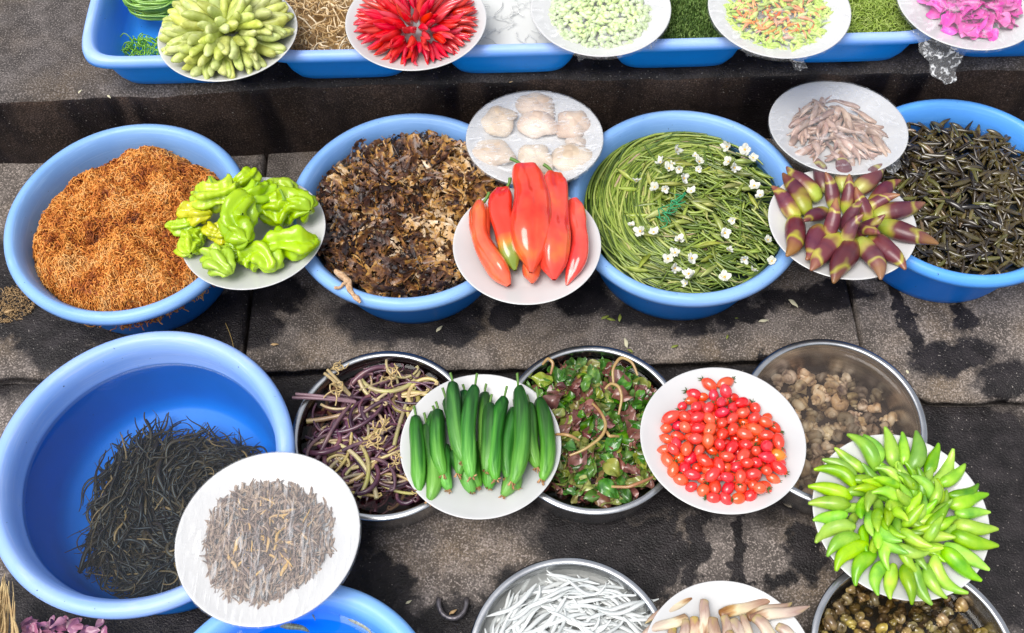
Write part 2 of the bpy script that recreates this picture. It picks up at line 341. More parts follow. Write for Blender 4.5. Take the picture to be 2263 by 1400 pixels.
basin('plastic_basin', B3, .1690, .130, .122, .021, plA, 'scuffed blue basin full of coiled green stems with white flowers')
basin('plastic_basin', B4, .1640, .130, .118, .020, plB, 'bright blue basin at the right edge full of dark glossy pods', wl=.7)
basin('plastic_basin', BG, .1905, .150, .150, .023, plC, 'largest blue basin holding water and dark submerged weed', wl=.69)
p = at(672, 1284, .10); B5 = np.array([p[0], p[1]-.17, -.03])
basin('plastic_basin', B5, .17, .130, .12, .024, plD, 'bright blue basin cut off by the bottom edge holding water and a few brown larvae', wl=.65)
def disc(name, c, r, z, m, label, M=None, seg=64, irr=.0):
    rr = np.array([0, .35, .7, .9, .985])*r
    P = [(a, 0) for a in rr]+[(r-.0016, .0002), (r-.0008, .0007), (r-.0001, .0017)]
    V, Q, _ = lathe(P, seg)
    return solo(name, mesh(name, V, Q[:, ::-1], m), TR((c[0], c[1], z)), label, 'water', kind='stuff')
# rectangular tubs on the upper step
def tub(cx, cy, a, b, label, H=.085, m=plC, rz=0.):
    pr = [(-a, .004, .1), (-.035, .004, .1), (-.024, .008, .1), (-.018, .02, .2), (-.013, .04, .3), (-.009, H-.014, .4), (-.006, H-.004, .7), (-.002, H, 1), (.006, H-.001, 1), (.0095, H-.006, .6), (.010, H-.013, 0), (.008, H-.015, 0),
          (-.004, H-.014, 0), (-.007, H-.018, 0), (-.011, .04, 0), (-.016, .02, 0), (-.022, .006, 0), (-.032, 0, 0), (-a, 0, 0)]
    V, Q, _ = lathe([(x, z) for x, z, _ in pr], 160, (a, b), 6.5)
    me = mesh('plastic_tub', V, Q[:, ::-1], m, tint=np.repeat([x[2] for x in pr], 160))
    return solo('plastic_tub', me, TR((cx, cy, .1555), rotz(rz)), label, 'tub')
TY = 1.235
tubs = [(-.478, .118, 'blue tub at the left end holding a coil of green stalks'), (-.228, .112, 'blue tub of pale tan noodle strands between bean plate and chilli plate'),
        (.012, .114, 'blue tub of whitish water between chilli plate and green pea plate'), (.256, .112, 'blue tub of dark green moss between the two seed plates'),
        (.506, .114, 'blue tub of light green weed beside the magenta petal plate'), (.755, .112, 'blue tub mostly hidden behind the magenta petal plate')]
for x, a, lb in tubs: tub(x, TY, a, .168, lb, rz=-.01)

# ------------------------------------------------------------------ steel pans
steel = mat('brushed_steel', [(.3, (.42, .43, .45)), (.7, (.62, .63, .65))], scale=30, rough=.27, metal=1., bump=.12, bscale=220, bdist=.0005, stretch=(1, 1, 6))
def pan(c, R, H, label):
    pr = [(0, .0012), (R*.6, .0012), (R-.022, .0012), (R-.016, .004), (R-.0125, .010), (R-.0105, H*.5), (R-.0095, H-.004), (R-.0088, H-.001), (R-.007, H), (R-.002, H-.0006), (R, H-.002), (R-.0005, H-.0042), (R-.002, H-.005),
          (R-.003, H-.004), (R-.0075, H-.0035), (R-.0085, H-.006), (R-.0095, H*.5), (R-.0115, .010), (R-.015, .003), (R-.021, 0), (0, 0)]
    V, Q, _ = lathe(pr, 128)
    return solo('steel_pan', mesh('steel_pan', V, Q[:, ::-1], steel), TR(c), label, 'pan')
PR = .1227
P1 = np.array([-.1763, .5646, -.03]); P2 = np.array([.103, .5632, -.03]); P3 = np.array([.423, .5615, -.03])
p = at(1248, 1231, .05); P4 = np.array([p[0], p[1]-PR, -.03]); p = at(1975, 1228, .05); P5 = np.array([p[0], p[1]-PR, -.03])
pan(P1, PR, .08, 'round steel pan of purple and tan fern stems'); pan(P2, PR, .08, 'round steel pan of wet green and maroon leaves'); pan(P3, PR, .08, 'round steel pan of murky water with pointed beige snails')
pan(P4, PR, .08, 'round steel pan filled with white noodle strips at the bottom edge'); pan(P5, PR, .08, 'round steel pan full of dark round snails below the green chilli plate')

# ------------------------------------------------------------------ plates
china = mat('white_melamine', [(.3, (.50, .505, .515)), (.62, (.60, .60, .60))], scale=7, rough=.28, spec=.5, coat=.3)
PL = {}
def plate(key, x, y, z, R, tilt, label, rim=.0165):
    k = R/.101
    pr = [(0, .0025), (.045, .0025), (.060, .0028), (.066, .0045), (.072, .0065), (.085, .0105), (.096, .0148), (.0995, .0163), (.101, .0165), (.1012, .0157), (.100, .0143), (.096, .0125), (.085, .0082), (.072, .0040), (.064, .0010), (.061, -.0030), (.058, -.0030), (.057, -.0002), (0, -.0002)]
    V, Q, _ = lathe([(a*k, b) for a, b in pr], 128)
    me = mesh('plate', V, Q[:, ::-1], china)
    t = math.radians(tilt); Rm = rotx(t)
    c = np.array([x, y, z])-Rm@np.array([0, 0, rim])
    M = TR(c, Rm); PL[key] = (M, R)
    return solo('plate', me, M, label, 'plate')
for key, v, lb in [
    ('bean', (-.3859, 1.0883, .262, .0974, -3.7), 'white plate under the heap of pale green bean pods'), ('chili', (-.1218, 1.1011, .262, .0995, -2.1), 'white plate under the heap of red chillies'),
    ('pea', (.1398, 1.1140, .262, .0990, -2.6), 'white plate of pale green peas under film'), ('mix', (.3907, 1.1014, .262, .0995, -1.9), 'white plate of mixed orange and green buds under film'),
    ('petal', (.6574, 1.1038, .262, .0985, -2.0), 'white plate of magenta petals in the top right corner'), ('greenpep', (-.3524, .8290, .145, .0992, -4.6), 'white plate of wrinkled lime green peppers'),
    ('mush', (.0410, .9782, .146, .0993, -7.5), 'white plate of beige mushroom caps wrapped in film'), ('redpep', (.0233, .7897, .152, .1001, -3.8), 'white plate of long red peppers'),
    ('squid', (.4809, .9801, .146, .0987, -7.5), 'white plate of brownish pink squid wrapped in film'), ('bamboo', (.4532, .8078, .152, .0991, -6.0), 'white plate of purple and green bamboo shoots'),
    ('sliver', (-.2946, .3965, .143, .1079, -4.1), 'largest white plate, piled with brown slivers under film'), ('cuc', (-.0462, .5355, .068, .1048, -4.0), 'white plate of small green cucumbers'),
    ('tom', (.2687, .5330, .068, .1068, -4.5), 'white plate of red cherry tomatoes'), ('gchili', (.4756, .4216, .070, .1079, -.2), 'white plate under the rings of bright green chillies'),
    ('shoot', (at(1588, 1281, .068)[0], at(1588, 1281, .068)[1]-.1, .068, .100, -3.), 'white plate of pale peeled shoots at the bottom edge')]:
    plate(key, *v, lb)
def onp(key, p, R=None, s=1.):
    """matrix in the world for a thing at local p on plate key"""
    return PL[key][0]@TR(p, R, s)

# ------------------------------------------------------------------ produce meshes
def podmesh(name, L, r, prof, m, bend=0., bendy=0., sides=10, K=16, lobes=0, lamp=0., wob=0., seed=0, flat=1., tintx=False, twist=0.):
    t = np.linspace(0, 1, K); tt = np.linspace(0, 1, len(prof)); f = np.interp(t, tt, prof)
    # smooth the control profile a little
    for _ in range(2): f[1:-1] = (f[:-2]+2*f[1:-1]+f[2:])/4
    if name == 'bamboo_shoot': f = f*(1+.03*(1-((t*2.6+seed*.3) % 1)))
    x = (t-.5)*L; z = bend*L*(1-(2*t-1)**2); y = bendy*L*(1-(2*t-1)**2)+wob*L*np.sin(t*7+seed)*.5
    P = np.stack([x, y, z], 1)
    d0 = (P[0]-P[1])/np.linalg.norm(P[0]-P[1])*r; d1 = (P[-1]-P[-2])/np.linalg.norm(P[-1]-P[-2])*r
    P = np.concatenate([[P[0]+d0*.36*f[0], P[0]+d0*.3*f[0]], P, [P[-1]+d1*.3*f[-1], P[-1]+d1*.36*f[-1]]])[None]
    f = np.concatenate([[.001, .6*f[0]], f, [.6*f[-1], .001]]); t = np.concatenate([[0, 0], t, [1, 1]])
    th = np.arange(sides)*2*PI/sides
    lob = 1+lamp*np.cos(lobes*th[None, None, :]+twist*t[None, :, None]) if lobes else None
    V, Q, _ = tubes(P, (f*r)[None], sides, lob, flat=flat)
    if wob: V = V+noise3(V, seed, 2.2/r*.25, 2)*r*.10
    return mesh(name, V, Q, m, tint=np.repeat(t, sides) if tintx else None)
def scatter_label(lst, lab, cat, grp): pass
def hedgehog(key, name, meshes, rings, Rd, h, L, label, cat, group, z0=.004, lean=1., jit=.08, sc=(.85, 1.1), swirl=0., tilt=0.):
    out = []
    for (n, e, ro) in rings:
        off = rnd.uniform(0, 6.28)
        for k in range(n):
            a = off+2*PI*k/n+rnd.uniform(-jit, jit); ee = math.radians(e+rnd.uniform(-7, 7))
            s = rnd.uniform(*sc)
            tip = np.array([math.cos(a)*Rd*math.cos(ee), math.sin(a)*Rd*math.cos(ee), z0+h*math.sin(ee)])
            dz = lean*math.atan2(h*math.sin(ee)*1.4, Rd*math.cos(ee)) if ro is None else math.radians(ro)
            d = np.array([math.cos(a+swirl)*math.cos(dz), math.sin(a+swirl)*math.cos(dz), math.sin(dz)])
            me = rnd.choice(meshes)
            M = onp(key, tip-d*L*s*.5, frame(d, rnd.uniform(0, 6.28) if tilt is None else tilt+rnd.uniform(-.5, .5)), s)
            out.append(solo(name, me, M, label, cat, group))
    return out
def pile(n, r, R, z0, iters=260, heap=True, seed=1, wall=False, h0=.06):
    """relax n spheres of radius r[] onto a floor z0 inside radius R"""
    g_ = np.random.RandomState(seed); r = np.broadcast_to(r, (n,)).astype(float)
    a = g_.uniform(0, 2*PI, n); q = R*np.sqrt(g_.uniform(0, 1, n))
    X = np.stack([q*np.cos(a), q*np.sin(a), z0+r+g_.uniform(0, h0, n)], 1)
    for it in range(iters):
        X[:, 2] -= .0006
        if heap: X[:, :2] *= .9985
        for _ in range(3):
            D = X[:, None]-X[None]; d = np.linalg.norm(D, axis=2)+np.eye(n); ov = np.maximum((r[:, None]+r[None])-d, 0); np.fill_diagonal(ov, 0)
            X += (D/d[..., None]*ov[..., None]*.42).sum(1)*.8
            X[:, 2] = np.maximum(X[:, 2], z0+r)
            q = np.linalg.norm(X[:, :2], axis=1); mx = R-r*(1 if wall else .2); k = np.minimum(1, mx/np.maximum(q, 1e-6)); X[:, :2] *= k[:, None]
    return X

# ---- broad bean pods
m_bean = mat('pale_green_pod', [(.25, (.30, .32, .07)), (.5, (.52, .58, .16)), (.75, (.66, .70, .32))], scale=70, rough=.42, rv=(.012, .15, .18), bump=.25, bscale=160, bdist=.001)
beans = [podmesh('bean_pod', .054, .0080, [.45, .85, 1, .93, 1.05, .92, 1, .85, .40], m_bean, .08, .03*k, 10, 18, 3, .10, .04, k, .85) for k in (-1, 0, 1, 2)]
hedgehog('bean', 'bean_pod', beans, [(36, 2, None), (32, 14, None), (28, 28, None), (22, 42, None), (16, 58, None), (7, 76, None)], .091, .050, .050, 'plump pale green pod in the radiating heap on the top left plate', 'bean pod', 'pale green pods heaped on the plate', jit=.16, lean=.78, sc=(.7, 1.15), tilt=None, z0=.0165)
# ---- red chillies
m_chil = mat('red_chilli_skin', [(.3, (.52, .006, .014)), (.7, (.78, .030, .040))], scale=60, rough=.22, coat=.6, rv=(.008, .05, .18), bump=.5, bscale=150, bdist=.0012)
m_stem = solid('green_stem', (.10, .22, .03), rough=.5)
chils = [podmesh('chilli', .042, .0052, [.35, .9, 1, .95, .85, .7, .45, .1], m_chil, .06*k, .03*k, 8, 14, 4, .10, .05, k, 1) for k in (-1, 0, 1, 2)]
hedgehog('chili', 'chilli', chils, [(46, 3, None), (42, 12, None), (36, 24, None), (28, 38, None), (20, 54, None), (10, 72, None)], .087, .042, .038, 'glossy red chilli in the heap radiating from the plate centre', 'chilli', 'red chillies heaped on the plate', jit=.1, sc=(.75, 1.2), tilt=None, z0=.011)
# ---- big green chillies on the right plate
m_gch = mat('lime_chilli_skin', [(.25, (.08, .26, .010)), (.5, (.24, .47, .020)), (.75, (.44, .64, .06))], scale=38, detail=4, rough=.33, coat=.25, rv=(.016, .08, .32), bump=.1, bscale=70)
gch = [podmesh('green_chilli', .050, .0092, [.4, .85, 1, 1.02, 1, .92, .80, .62, .42, .20], m_gch, .04+.034*k, .045*math.sin(k*2.3), 12, 18, 3, .035, .05, k) for k in range(7)]
def ringset(key, n, rc, z, e, sw, s, off=0., j=.04, skip=()):
    for k in range(n):
        if k in skip: continue
        a = off+2*PI*k/n+rnd.uniform(-j, j); ee = math.radians(e+rnd.uniform(-4, 4)); ss = s*rnd.uniform(.84, 1.14); sw0 = rnd.uniform(-.08, .08) if sw < .2 else rnd.uniform(-.55, .55)
        d = np.array([math.cos(a+sw+sw0)*math.cos(ee), math.sin(a+sw+sw0)*math.cos(ee), math.sin(ee)])
        c = np.array([math.cos(a)*rc, math.sin(a)*rc, z+rnd.uniform(-.001, .001)])
        yield onp(key, c, frame(d, PI/2+rnd.uniform(-1.2, 1.2)), ss)
def rs_add(name, meshes, it, label, cat, group):
    for M in it: solo(name, rnd.choice(meshes), M, label, cat, group)
G = ('green chilli', 'green chillies arranged in rings')
UNITS = 'first second third fourth fifth sixth seventh eighth ninth'.split(); TEENS = 'tenth eleventh twelfth thirteenth fourteenth fifteenth sixteenth seventeenth eighteenth nineteenth twentieth'.split()
ORDN = UNITS+TEENS+['twenty-'+u for u in UNITS]+['thirtieth']+['thirty-'+u for u in UNITS]
for k_, M_ in enumerate(ringset('gchili', 31, .089, .0195, 2, .05, 1.0, PI/2)): solo('green_chilli', rnd.choice(gch), M_, '%s chilli of the outermost ring, counted anticlockwise from the furthest one' % ORDN[k_], *G)
rs_add('green_chilli', gch, ringset('gchili', 20, .057, .016, 16, .55, .80, .2), 'green chilli of the second ring, tilted and swirling inwards of the outer ring', *G)
rs_add('green_chilli', gch, ringset('gchili', 15, .046, .028, 22, .7, .78, .5), 'green chilli of the second ring, tilted and swirling inwards of the outer ring', *G)
rs_add('green_chilli', gch, ringset('gchili', 11, .028, .030, 32, 1.0, .76, .1, .1), 'green chilli in the upright cluster at the plate centre', *G)
rs_add('green_chilli', gch, ringset('gchili', 9, .038, .034, 25, 1.0, .80, .6, .2), 'green chilli in the upright cluster at the plate centre', *G)
rs_add('green_chilli', gch, ringset('gchili', 6, .016, .026, 15, .6, .9, .2, .2), 'green chilli in the upright cluster at the plate centre', *G)
rs_add('green_chilli', gch, ringset('gchili', 5, .011, .038, 40, 1.2, .8, .4, .2), 'green chilli in the upright cluster at the plate centre', *G)
# ---- bamboo shoots
def shoot_mat():
    m = mat('purple_green_husk', [(.0, (.36, .42, .05)), (.16, (.36, .30, .05)), (.30, (.15, .035, .04)), (.50, (.10, .020, .035)), (.66, (.13, .030, .04)), (.74, (.38, .33, .06)), (.82, (.18, .05, .05)), (1, (.26, .12, .05))], scale=30, detail=2, src='tint', mix=.62, rough=.36, coat=.15, rv=(.015, .1, .25), bump=.2, bscale=120, stretch=(.8, 1, 1))
    return m
m_bam = shoot_mat()
bams = [podmesh('bamboo_shoot', .056, .0102, [.62, .90, 1, 1.02, 1, .93, .82, .62, .40, .14], m_bam, .03, .02*k, 14, 40, 2, .05, .04, k, .92, True) for k in range(4)]
z6 = [(515, 90, 640, 420), (790, 40, 820, 420), (1265, 170, 960, 450), (1390, 330, 1100, 600), (1640, 570, 1160, 700), (1760, 980, 1200, 800), (1430, 1240, 1100, 920), (1190, 1330, 990, 950), (700, 1360, 880, 970), (470, 1230, 740, 910), (420, 1130, 560, 820),
      (230, 1090, 320, 730), (90, 390, 330, 700), (210, 260, 440, 640), (240, 190, 550, 510)]
def bb(x, y): return 1690+x/4.667, 330+y/4.667
ORD = 'first second third fourth fifth sixth seventh eighth ninth tenth eleventh twelfth thirteenth fourteenth fifteenth'.split()
for i, (x0, y0, x1, y1) in enumerate(z6):
    a = at(*bb(x0, y0), .022, PL['bamboo'][0]); b = at(*bb(x1, y1), .014, PL['bamboo'][0]); L_ = np.linalg.norm(a-b)
    solo('bamboo_shoot', bams[i % 4], onp('bamboo', (a+b)/2, frame(a-b, rnd.uniform(-.4, .4)), L_/.056*1.06), '%s bamboo shoot of the outer ring, clockwise from the top left one' % ORD[i], 'bamboo shoot', 'bamboo shoots arranged like a flower')
for i, (x0, y0, x1, y1, h) in enumerate([(650, 300, 720, 560, .03), (880, 330, 860, 600, .034), (960, 430, 1060, 720, .03), (1330, 500, 1060, 620, .028), (400, 740, 620, 640, .026), (740, 570, 680, 860, .040), (960, 620, 860, 760, .046), (960, 760, 850, 940, .040), (1170, 740, 1000, 860, .034), (1130, 860, 980, 820, .03)]):
    a = at(*bb(x0, y0), h+.006, PL['bamboo'][0]); b = at(*bb(x1, y1), max(.014, h-.018), PL['bamboo'][0]); L_ = np.linalg.norm(a-b)
    solo('bamboo_shoot', bams[i % 4], onp('bamboo', (a+b)/2, frame(a-b, rnd.uniform(-.4, .4)), max(L_/.056, .95)), 'small dark bamboo shoot standing up at the centre of the plate', 'bamboo shoot', 'bamboo shoots arranged like a flower')

# ---- cucumbers
m_cuc = mat('cucumber_skin', [(.22, (.010, .060, .006)), (.45, (.035, .17, .014)), (.70, (.13, .37, .045))], scale=14, rough=.45, coat=.08, rv=(.01, .05, .18), bump=.7, bscale=26, bdist=.0012, stretch=(.6, 9, 9), src='tint', mix=.5)
m_dryf = mat('dried_blossom', [(.3, (.28, .12, .05)), (.7, (.55, .32, .16))], scale=200, rough=.8)
CL, CR_ = .075, .0095
cucs = []
for k in range(5):
    me = podmesh('cucumber_body', CL, CR_, [.62, .86, .94, 1, 1, 1.02, 1, 1, .99, .94, .78, .45], m_cuc, .03, (-.06, .03, .12, -.09, .02)[k], 30, 26, 10, .045, .012, k)
    n = len(me.vertices); v_ = np.empty(n*3, np.float32); me.vertices.foreach_get('co', v_); v_ = v_.reshape(-1, 3); v_ += noise3(v_, k, 260, 2)*.00035+noise3(v_, k+9, 60, 2)*.0007; me.vertices.foreach_set('co', v_.ravel())
    tv = np.repeat(np.linspace(.14, .78, 30), 30); a = me.attributes.new('tint', 'FLOAT', 'POINT'); a.data.foreach_set('value', tv.astype(np.float32))
    x = np.linspace(0, 1, 7); st = np.stack([-CL/2-.0125*x+.001, .002*x**2*(1 if k % 2 else -1), .004*x**2], 1)[None]
    V, Q, _ = tubes(st, np.interp(x, [0, .2, 1], [.0026, .0014, .0017])[None], 7); sm = mesh('stem', V, Q, m_stem)
    Pb = []
    for j in range(9):
        a0 = rs.uniform(0, 6.28); l = rs.uniform(.002, .005); u = np.linspace(0, 1, 5)[:, None]
        Pb.append(np.array([CL/2-.001, 0, 0])+u*np.array([.004, math.cos(a0)*l, math.sin(a0)*l])+u**2*rs.normal(size=3)*.002)
    V, Q, _ = tubes(np.array(Pb), np.full((9, 5), .0007), 4); bm = mesh('dried_blossom', V, Q, m_dryf)
    cucs.append((me, sm, bm))
def cz(x, y): return 630+x/3.333, 740+y/3.333
cl = [ # x0 y0 x1 y1 height variant label
 (1185, 900, 1205, 1140, .013, 0, 'short cucumber end showing under the pile near its front left'), (1300, 1000, 1375, 1160, .013, 1, 'cucumber end under the pile, front centre left'), (1400, 900, 1425, 1120, .013, 0, 'cucumber hidden under the pile behind the dried blossoms'),
 (1480, 880, 1500, 1130, .014, 1, 'pale cucumber end under the pile, front centre'), (1620, 900, 1600, 1185, .013, 2, 'cucumber end under the pile pointing furthest forward'), (1740, 850, 1710, 1135, .013, 3, 'cucumber end under the pile, front right'),
 (965, 612, 990, 1150, .014, 4, 'leftmost cucumber on the plate'), (1040, 665, 1055, 1215, .015, 2, 'second cucumber from the left, its end nearest the plate rim'),
 (1105, 580, 1130, 900, .014, 0, 'dark cucumber tucked behind the third from the left'), (1325, 430, 1345, 800, .024, 0, 'dark cucumber half hidden behind the two tallest'), (1470, 440, 1460, 900, .022, 1, 'dark cucumber half hidden right of the tallest'), (1690, 560, 1640, 1050, .022, 0, 'dark cucumber half hidden left of the long curved one'),
 (1130, 570, 1165, 1030, .024, 0, 'third cucumber from the left, leaning against its neighbours'), (1185, 480, 1270, 1020, .028, 2, 'slender curved cucumber left of the tallest one'), (1240, 372, 1312, 925, .040, 0, 'cucumber reaching furthest back, left of the pile top'), (1400, 392, 1375, 1040, .040, 3, 'thick cucumber on top at the pile centre'),
 (1508, 520, 1480, 1000, .034, 1, 'paler short cucumber right of the thick central one'), (1615, 475, 1555, 1060, .034, 3, 'smooth cucumber leaning left beside the long curved one'), (1715, 395, 1670, 1080, .036, 2, 'long curved cucumber bulging to the right'), (1800, 520, 1855, 975, .024, 0, 'narrow cucumber behind the rightmost one'), (1865, 480, 1885, 1062, .020, 2, 'rightmost cucumber, dark and curved')]
for (x0, y0, x1, y1, h, v, lb) in cl:
    a = at(*cz(x0, y0), h, PL['cuc'][0]); b = at(*cz(x1, y1), h-.003, PL['cuc'][0]); s_ = np.linalg.norm(a-b)/CL
    s_ = max(s_, .8); d = (b-a)/np.linalg.norm(b-a); c = b-d*CL*s_/2
    Rm = frame(d)
    sc = np.diag([s_, 1.08, 1.08]); me = cucs[v]
    thing('cucumber', [('body', me[0]), ('stem', me[1]), ('dried_blossom', me[2])], onp('cuc', c, Rm@sc), lb, 'cucumber', 'cucumbers piled on the white plate')
# ---- red peppers
m_rp = mat('red_pepper_skin', [(.30, (.60, .035, .020)), (.55, (.78, .095, .045)), (.78, (.78, .24, .04))], scale=18, detail=3, rough=.16, coat=.8, rv=(.005, .03, .06), bump=.12, bscale=35, bdist=.002)
def pep_split(name, L, r, prof, lobes, la, bend, by, seed, green=False):
    K, sd_ = 40, 48; t = np.linspace(0, 1, K); f = np.interp(t, np.linspace(0, 1, len(prof)), prof)
    for _ in range(3): f[1:-1] = (f[:-2]+2*f[1:-1]+f[2:])/4
    u = (1-(2*t-1)**2); P = np.stack([(t-.5)*L, by*L*u+.012*L*np.sin(t*9+seed), bend*L*u], 1)[None]
    th = np.arange(sd_)*2*PI/sd_; lob = 1+la*np.cos(lobes*th[None, None]+seed+1.2*t[None, :, None])*(.4+.6*(1-t))[None, :, None]-.045*np.exp(-(np.sin(1.5*th[None, None]+seed*2+.9*t[None, :, None])/.12)**2)-.03*np.exp(-(np.sin(2.5*th[None, None]+seed+1.7*t[None, :, None])/.10)**2)
    V, Q, _ = tubes(P, (f*r)[None], sd_, lob); V = V+noise3(V, seed, 60, 4)*.0019
    tn = np.repeat(t, sd_)
    return mesh(name, V, Q, m_rpg if green else m_rp, tint=tn)
m_rpg = mat('ripening_pepper_skin', [(.0, (.66, .03, .016)), (.62, (.66, .04, .016)), (.72, (.55, .22, .02)), (.80, (.22, .26, .03)), (1, (.18, .28, .03))], scale=20, rough=.16, coat=.7, src='tint', mix=.12)
def pz(x, y): return 650+x/2.978, 250+y/2.978
pe = [ # top xy, bottom xy, width px(zoomed), h, bendy, stem end, label
 (1560, 930, 1560, 1120, 120, .020, 0., None, 3, 'red pepper tip showing under the big middle pepper', [.4, .8, 1, 1, 1, .9, .8, .5, .12]),
 (1225, 615, 1415, 1125, 135, .022, -.10, (1282, 525), 3, 'leftmost red pepper, long and bent at the bottom', [.62, .98, 1, .92, .84, .84, .9, .98, .98, .8, .2]),
 (1375, 525, 1460, 1025, 150, .026, -.05, (1420, 430), 4, 'red pepper with a green and orange tip', [.60, .98, 1, .93, .90, .98, 1, .95, .75, .15]),
 (1830, 595, 1800, 1125, 118, .020, .10, None, 3, 'rightmost slim red pepper with a dark blotch', [.60, .95, .95, .82, .80, .92, 1, .9, .6, .10]),
 (1710, 430, 1705, 1085, 178, .030, .01, (1642, 340), 4, 'broad wrinkled red pepper right of the middle one', [.62, .95, .95, .84, .78, .84, 1, 1.04, 1, .75, .12]),
 (1525, 385, 1545, 1035, 232, .040, .03, (1422, 300), 3, 'largest red pepper on top in the middle', [.62, .82, .84, .90, .97, 1.02, 1, .96, .84, .55, .10])]
for i, (x0, y0, x1, y1, wd, h, by, stm, lo, lb, prof) in enumerate(pe):
    M0 = PL['redpep'][0]; a = at(*pz(x0, y0), h+.004, M0); b = at(*pz(x1, y1), h-.006, M0)
    L_ = np.linalg.norm(b-a); wv = np.linalg.norm(at(*pz(x0+wd, y0), h, M0)-at(*pz(x0, y0), h, M0)); d = (b-a)/L_
    Rm = frame(d); me = pep_split('pepper_body', L_*1.03, wv/2*1.1, prof, lo, .15, .04, by, i, 'green' in lb)
    parts = [('body', me)]
    if stm is not None:
        e = at(*pz(*stm), h+.014, M0); A = np.linalg.inv(TR((a+b)/2, Rm)); el = (A@np.append(e, 1))[:3]; s0 = np.array([-L_/2-.0002, 0, 0])
        u = np.linspace(0, 1, 10)[:, None]; cv = s0*(1-u)+el*u+np.array([0, .006, .004])*(u*(1-u))*2
        V, Q, _ = tubes(cv[None], np.interp(np.linspace(0, 1, 10), [0, .12, .4, 1], [.0085, .0032, .0021, .0026])[None], 9)
        parts.append(('stem', mesh('stem', V, Q, m_stem)))
    thing('red_pepper', parts, onp('redpep', (a+b)/2, Rm), lb, 'red pepper', 'long red peppers on the white plate')
# ---- wrinkled lime peppers
m_lime = mat('lime_pepper_skin', [(.25, (.24, .42, .008)), (.6, (.40, .58, .014)), (.85, (.52, .66, .03))], scale=16, rough=.30, coat=.3, rv=(.008, .05, .08))
m_limy = mat('yellow_lime_pepper_skin', [(.25, (.42, .48, .008)), (.6, (.62, .56, .01)), (.85, (.62, .44, .01))], scale=16, rough=.2, coat=.6)
def lump(name, m, seed, ex=1.25, tail=0.):
    """a crumpled, folded pepper: a fat tube curled on itself with deep running lobes"""
    r_ = np.random.RandomState(seed); K, sd_ = 44, 36; t = np.linspace(0, 1, K)
    f = np.interp(t, [0, .06, .2, .4, .55, .75, .92, 1], [.10, .60, .95, .85, 1.0, .80, .55, .04])
    for _ in range(2): f[1:-1] = (f[:-2]+2*f[1:-1]+f[2:])/4
    cur = (1.9-tail*1.4)*(1 if r_.rand() > .5 else -1); ang = cur*(t-.5)
    ds = 1/K; P = np.stack([np.cumsum(np.cos(ang))*ds, np.cumsum(np.sin(ang))*ds, .10*np.sin(t*5+seed)], 1); P -= P.mean(0)
    th = np.arange(sd_)*2*PI/sd_; nl = r_.randint(5, 8)
    rid = np.abs(np.sin(nl/2*th[None, :]+r_.uniform(1.5, 3)*t[:, None]+seed+.7*np.sin(6*t[:, None]+seed)))
    fol = np.sin(t*r_.uniform(13, 18)+seed)[:, None]*.5+.5*np.sin(3*th[None]+t[:, None]*9)
    lob = (.52+.60*rid+.22*fol)[None]
    V, Q, _ = tubes((P*np.array([ex, ex, 1]))[None], (f*.40)[None], sd_, lob)
    V = V+noise3(V, seed, 7, 2)*.035+noise3(V, seed+4, 26, 3)*.022
    V = V*np.array([1, 1, .85]); V -= np.array([0, 0, V[:, 2].min()])
    return mesh(name, V*.040, Q, m), (V*.040)[sd_//2]
def lz(x, y): return x/2.978, 380+y/2.978
m_stl = solid('lime_stem', (.20, .36, .03), rough=.5)
x = np.linspace(0, 1, 8)
V, Q, _ = tubes(np.stack([.012*x, .004*x**2, .010*x], 1)[None], np.interp(x, [0, .15, .4, 1], [.005, .0028, .0016, .002])[None], 8); me_lst = mesh('stem', V, Q, m_stl)
lp = [(1190, 360, 70, 1, 0, .010, 'g', 'small lime pepper overhanging the left plate edge'), (1280, 480, 92, 2, 0, .004, 'g', 'rounded lime pepper at the lower left of the plate'), (1540, 520, 75, 3, 0, .004, 'g', 'smooth lime pepper half hidden in front of the pile'),
      (1460, 620, 112, 4, .8, .003, 'g', 'long lime pepper hanging towards the front rim'), (1715, 600, 118, 5, 0, .003, 'g', 'coiled lime pepper at the front of the plate'), (1935, 495, 128, 6, .6, .003, 'g', 'lime pepper with a flattened end at the front right'),
      (1590, 90, 92, 7, 0, .014, 'g', 'lime pepper at the back of the pile'), (1850, 140, 90, 8, 0, .010, 'g', 'lime pepper at the back right of the pile'), (1900, 290, 145, 9, .2, .008, 'g', 'large folded lime pepper on the right side'),
      (1300, 290, 92, 10, .4, .018, 'y', 'yellowing pepper twisted beneath the left pile'), (1430, 400, 72, 11, .3, .014, 'y', 'small yellow green wrinkled pepper in the middle left'), (1430, 175, 125, 12, 0, .026, 'g', 'big lobed lime pepper at the upper left'), (1690, 190, 118, 13, 0, .024, 'g', 'smooth lime pepper with a stem at the pile top'), (1610, 375, 142, 14, 0, .026, 'g', 'largest knotted lime pepper at the centre of the pile')]
for i, (x_, y_, r_, sdd, tail, h, c, lb) in enumerate(lp):
    me, sp_ = lump('pepper_body', m_lime if c == 'g' else m_limy, sdd, 1.25, tail)
    M0 = PL['greenpep'][0]; p = at(*lz(x_, y_), h+.012, M0); p[2] = h
    k = np.linalg.norm(at(*lz(x_+r_, y_), h, M0)-at(*lz(x_, y_), h, M0))/.0180
    rz = {4: -1.0, 6: .1, 10: -.5}.get(sdd, rnd.uniform(0, 6.28))
    e = thing('wrinkled_pepper', [('body', me)], onp('greenpep', p, rotz(rz), k), lb, 'pepper', 'wrinkled lime green peppers')
    if i in (8, 11, 12, 13): ob('stem', me_lst, TR((.0, .0, .026), rotz(i), .55), e)
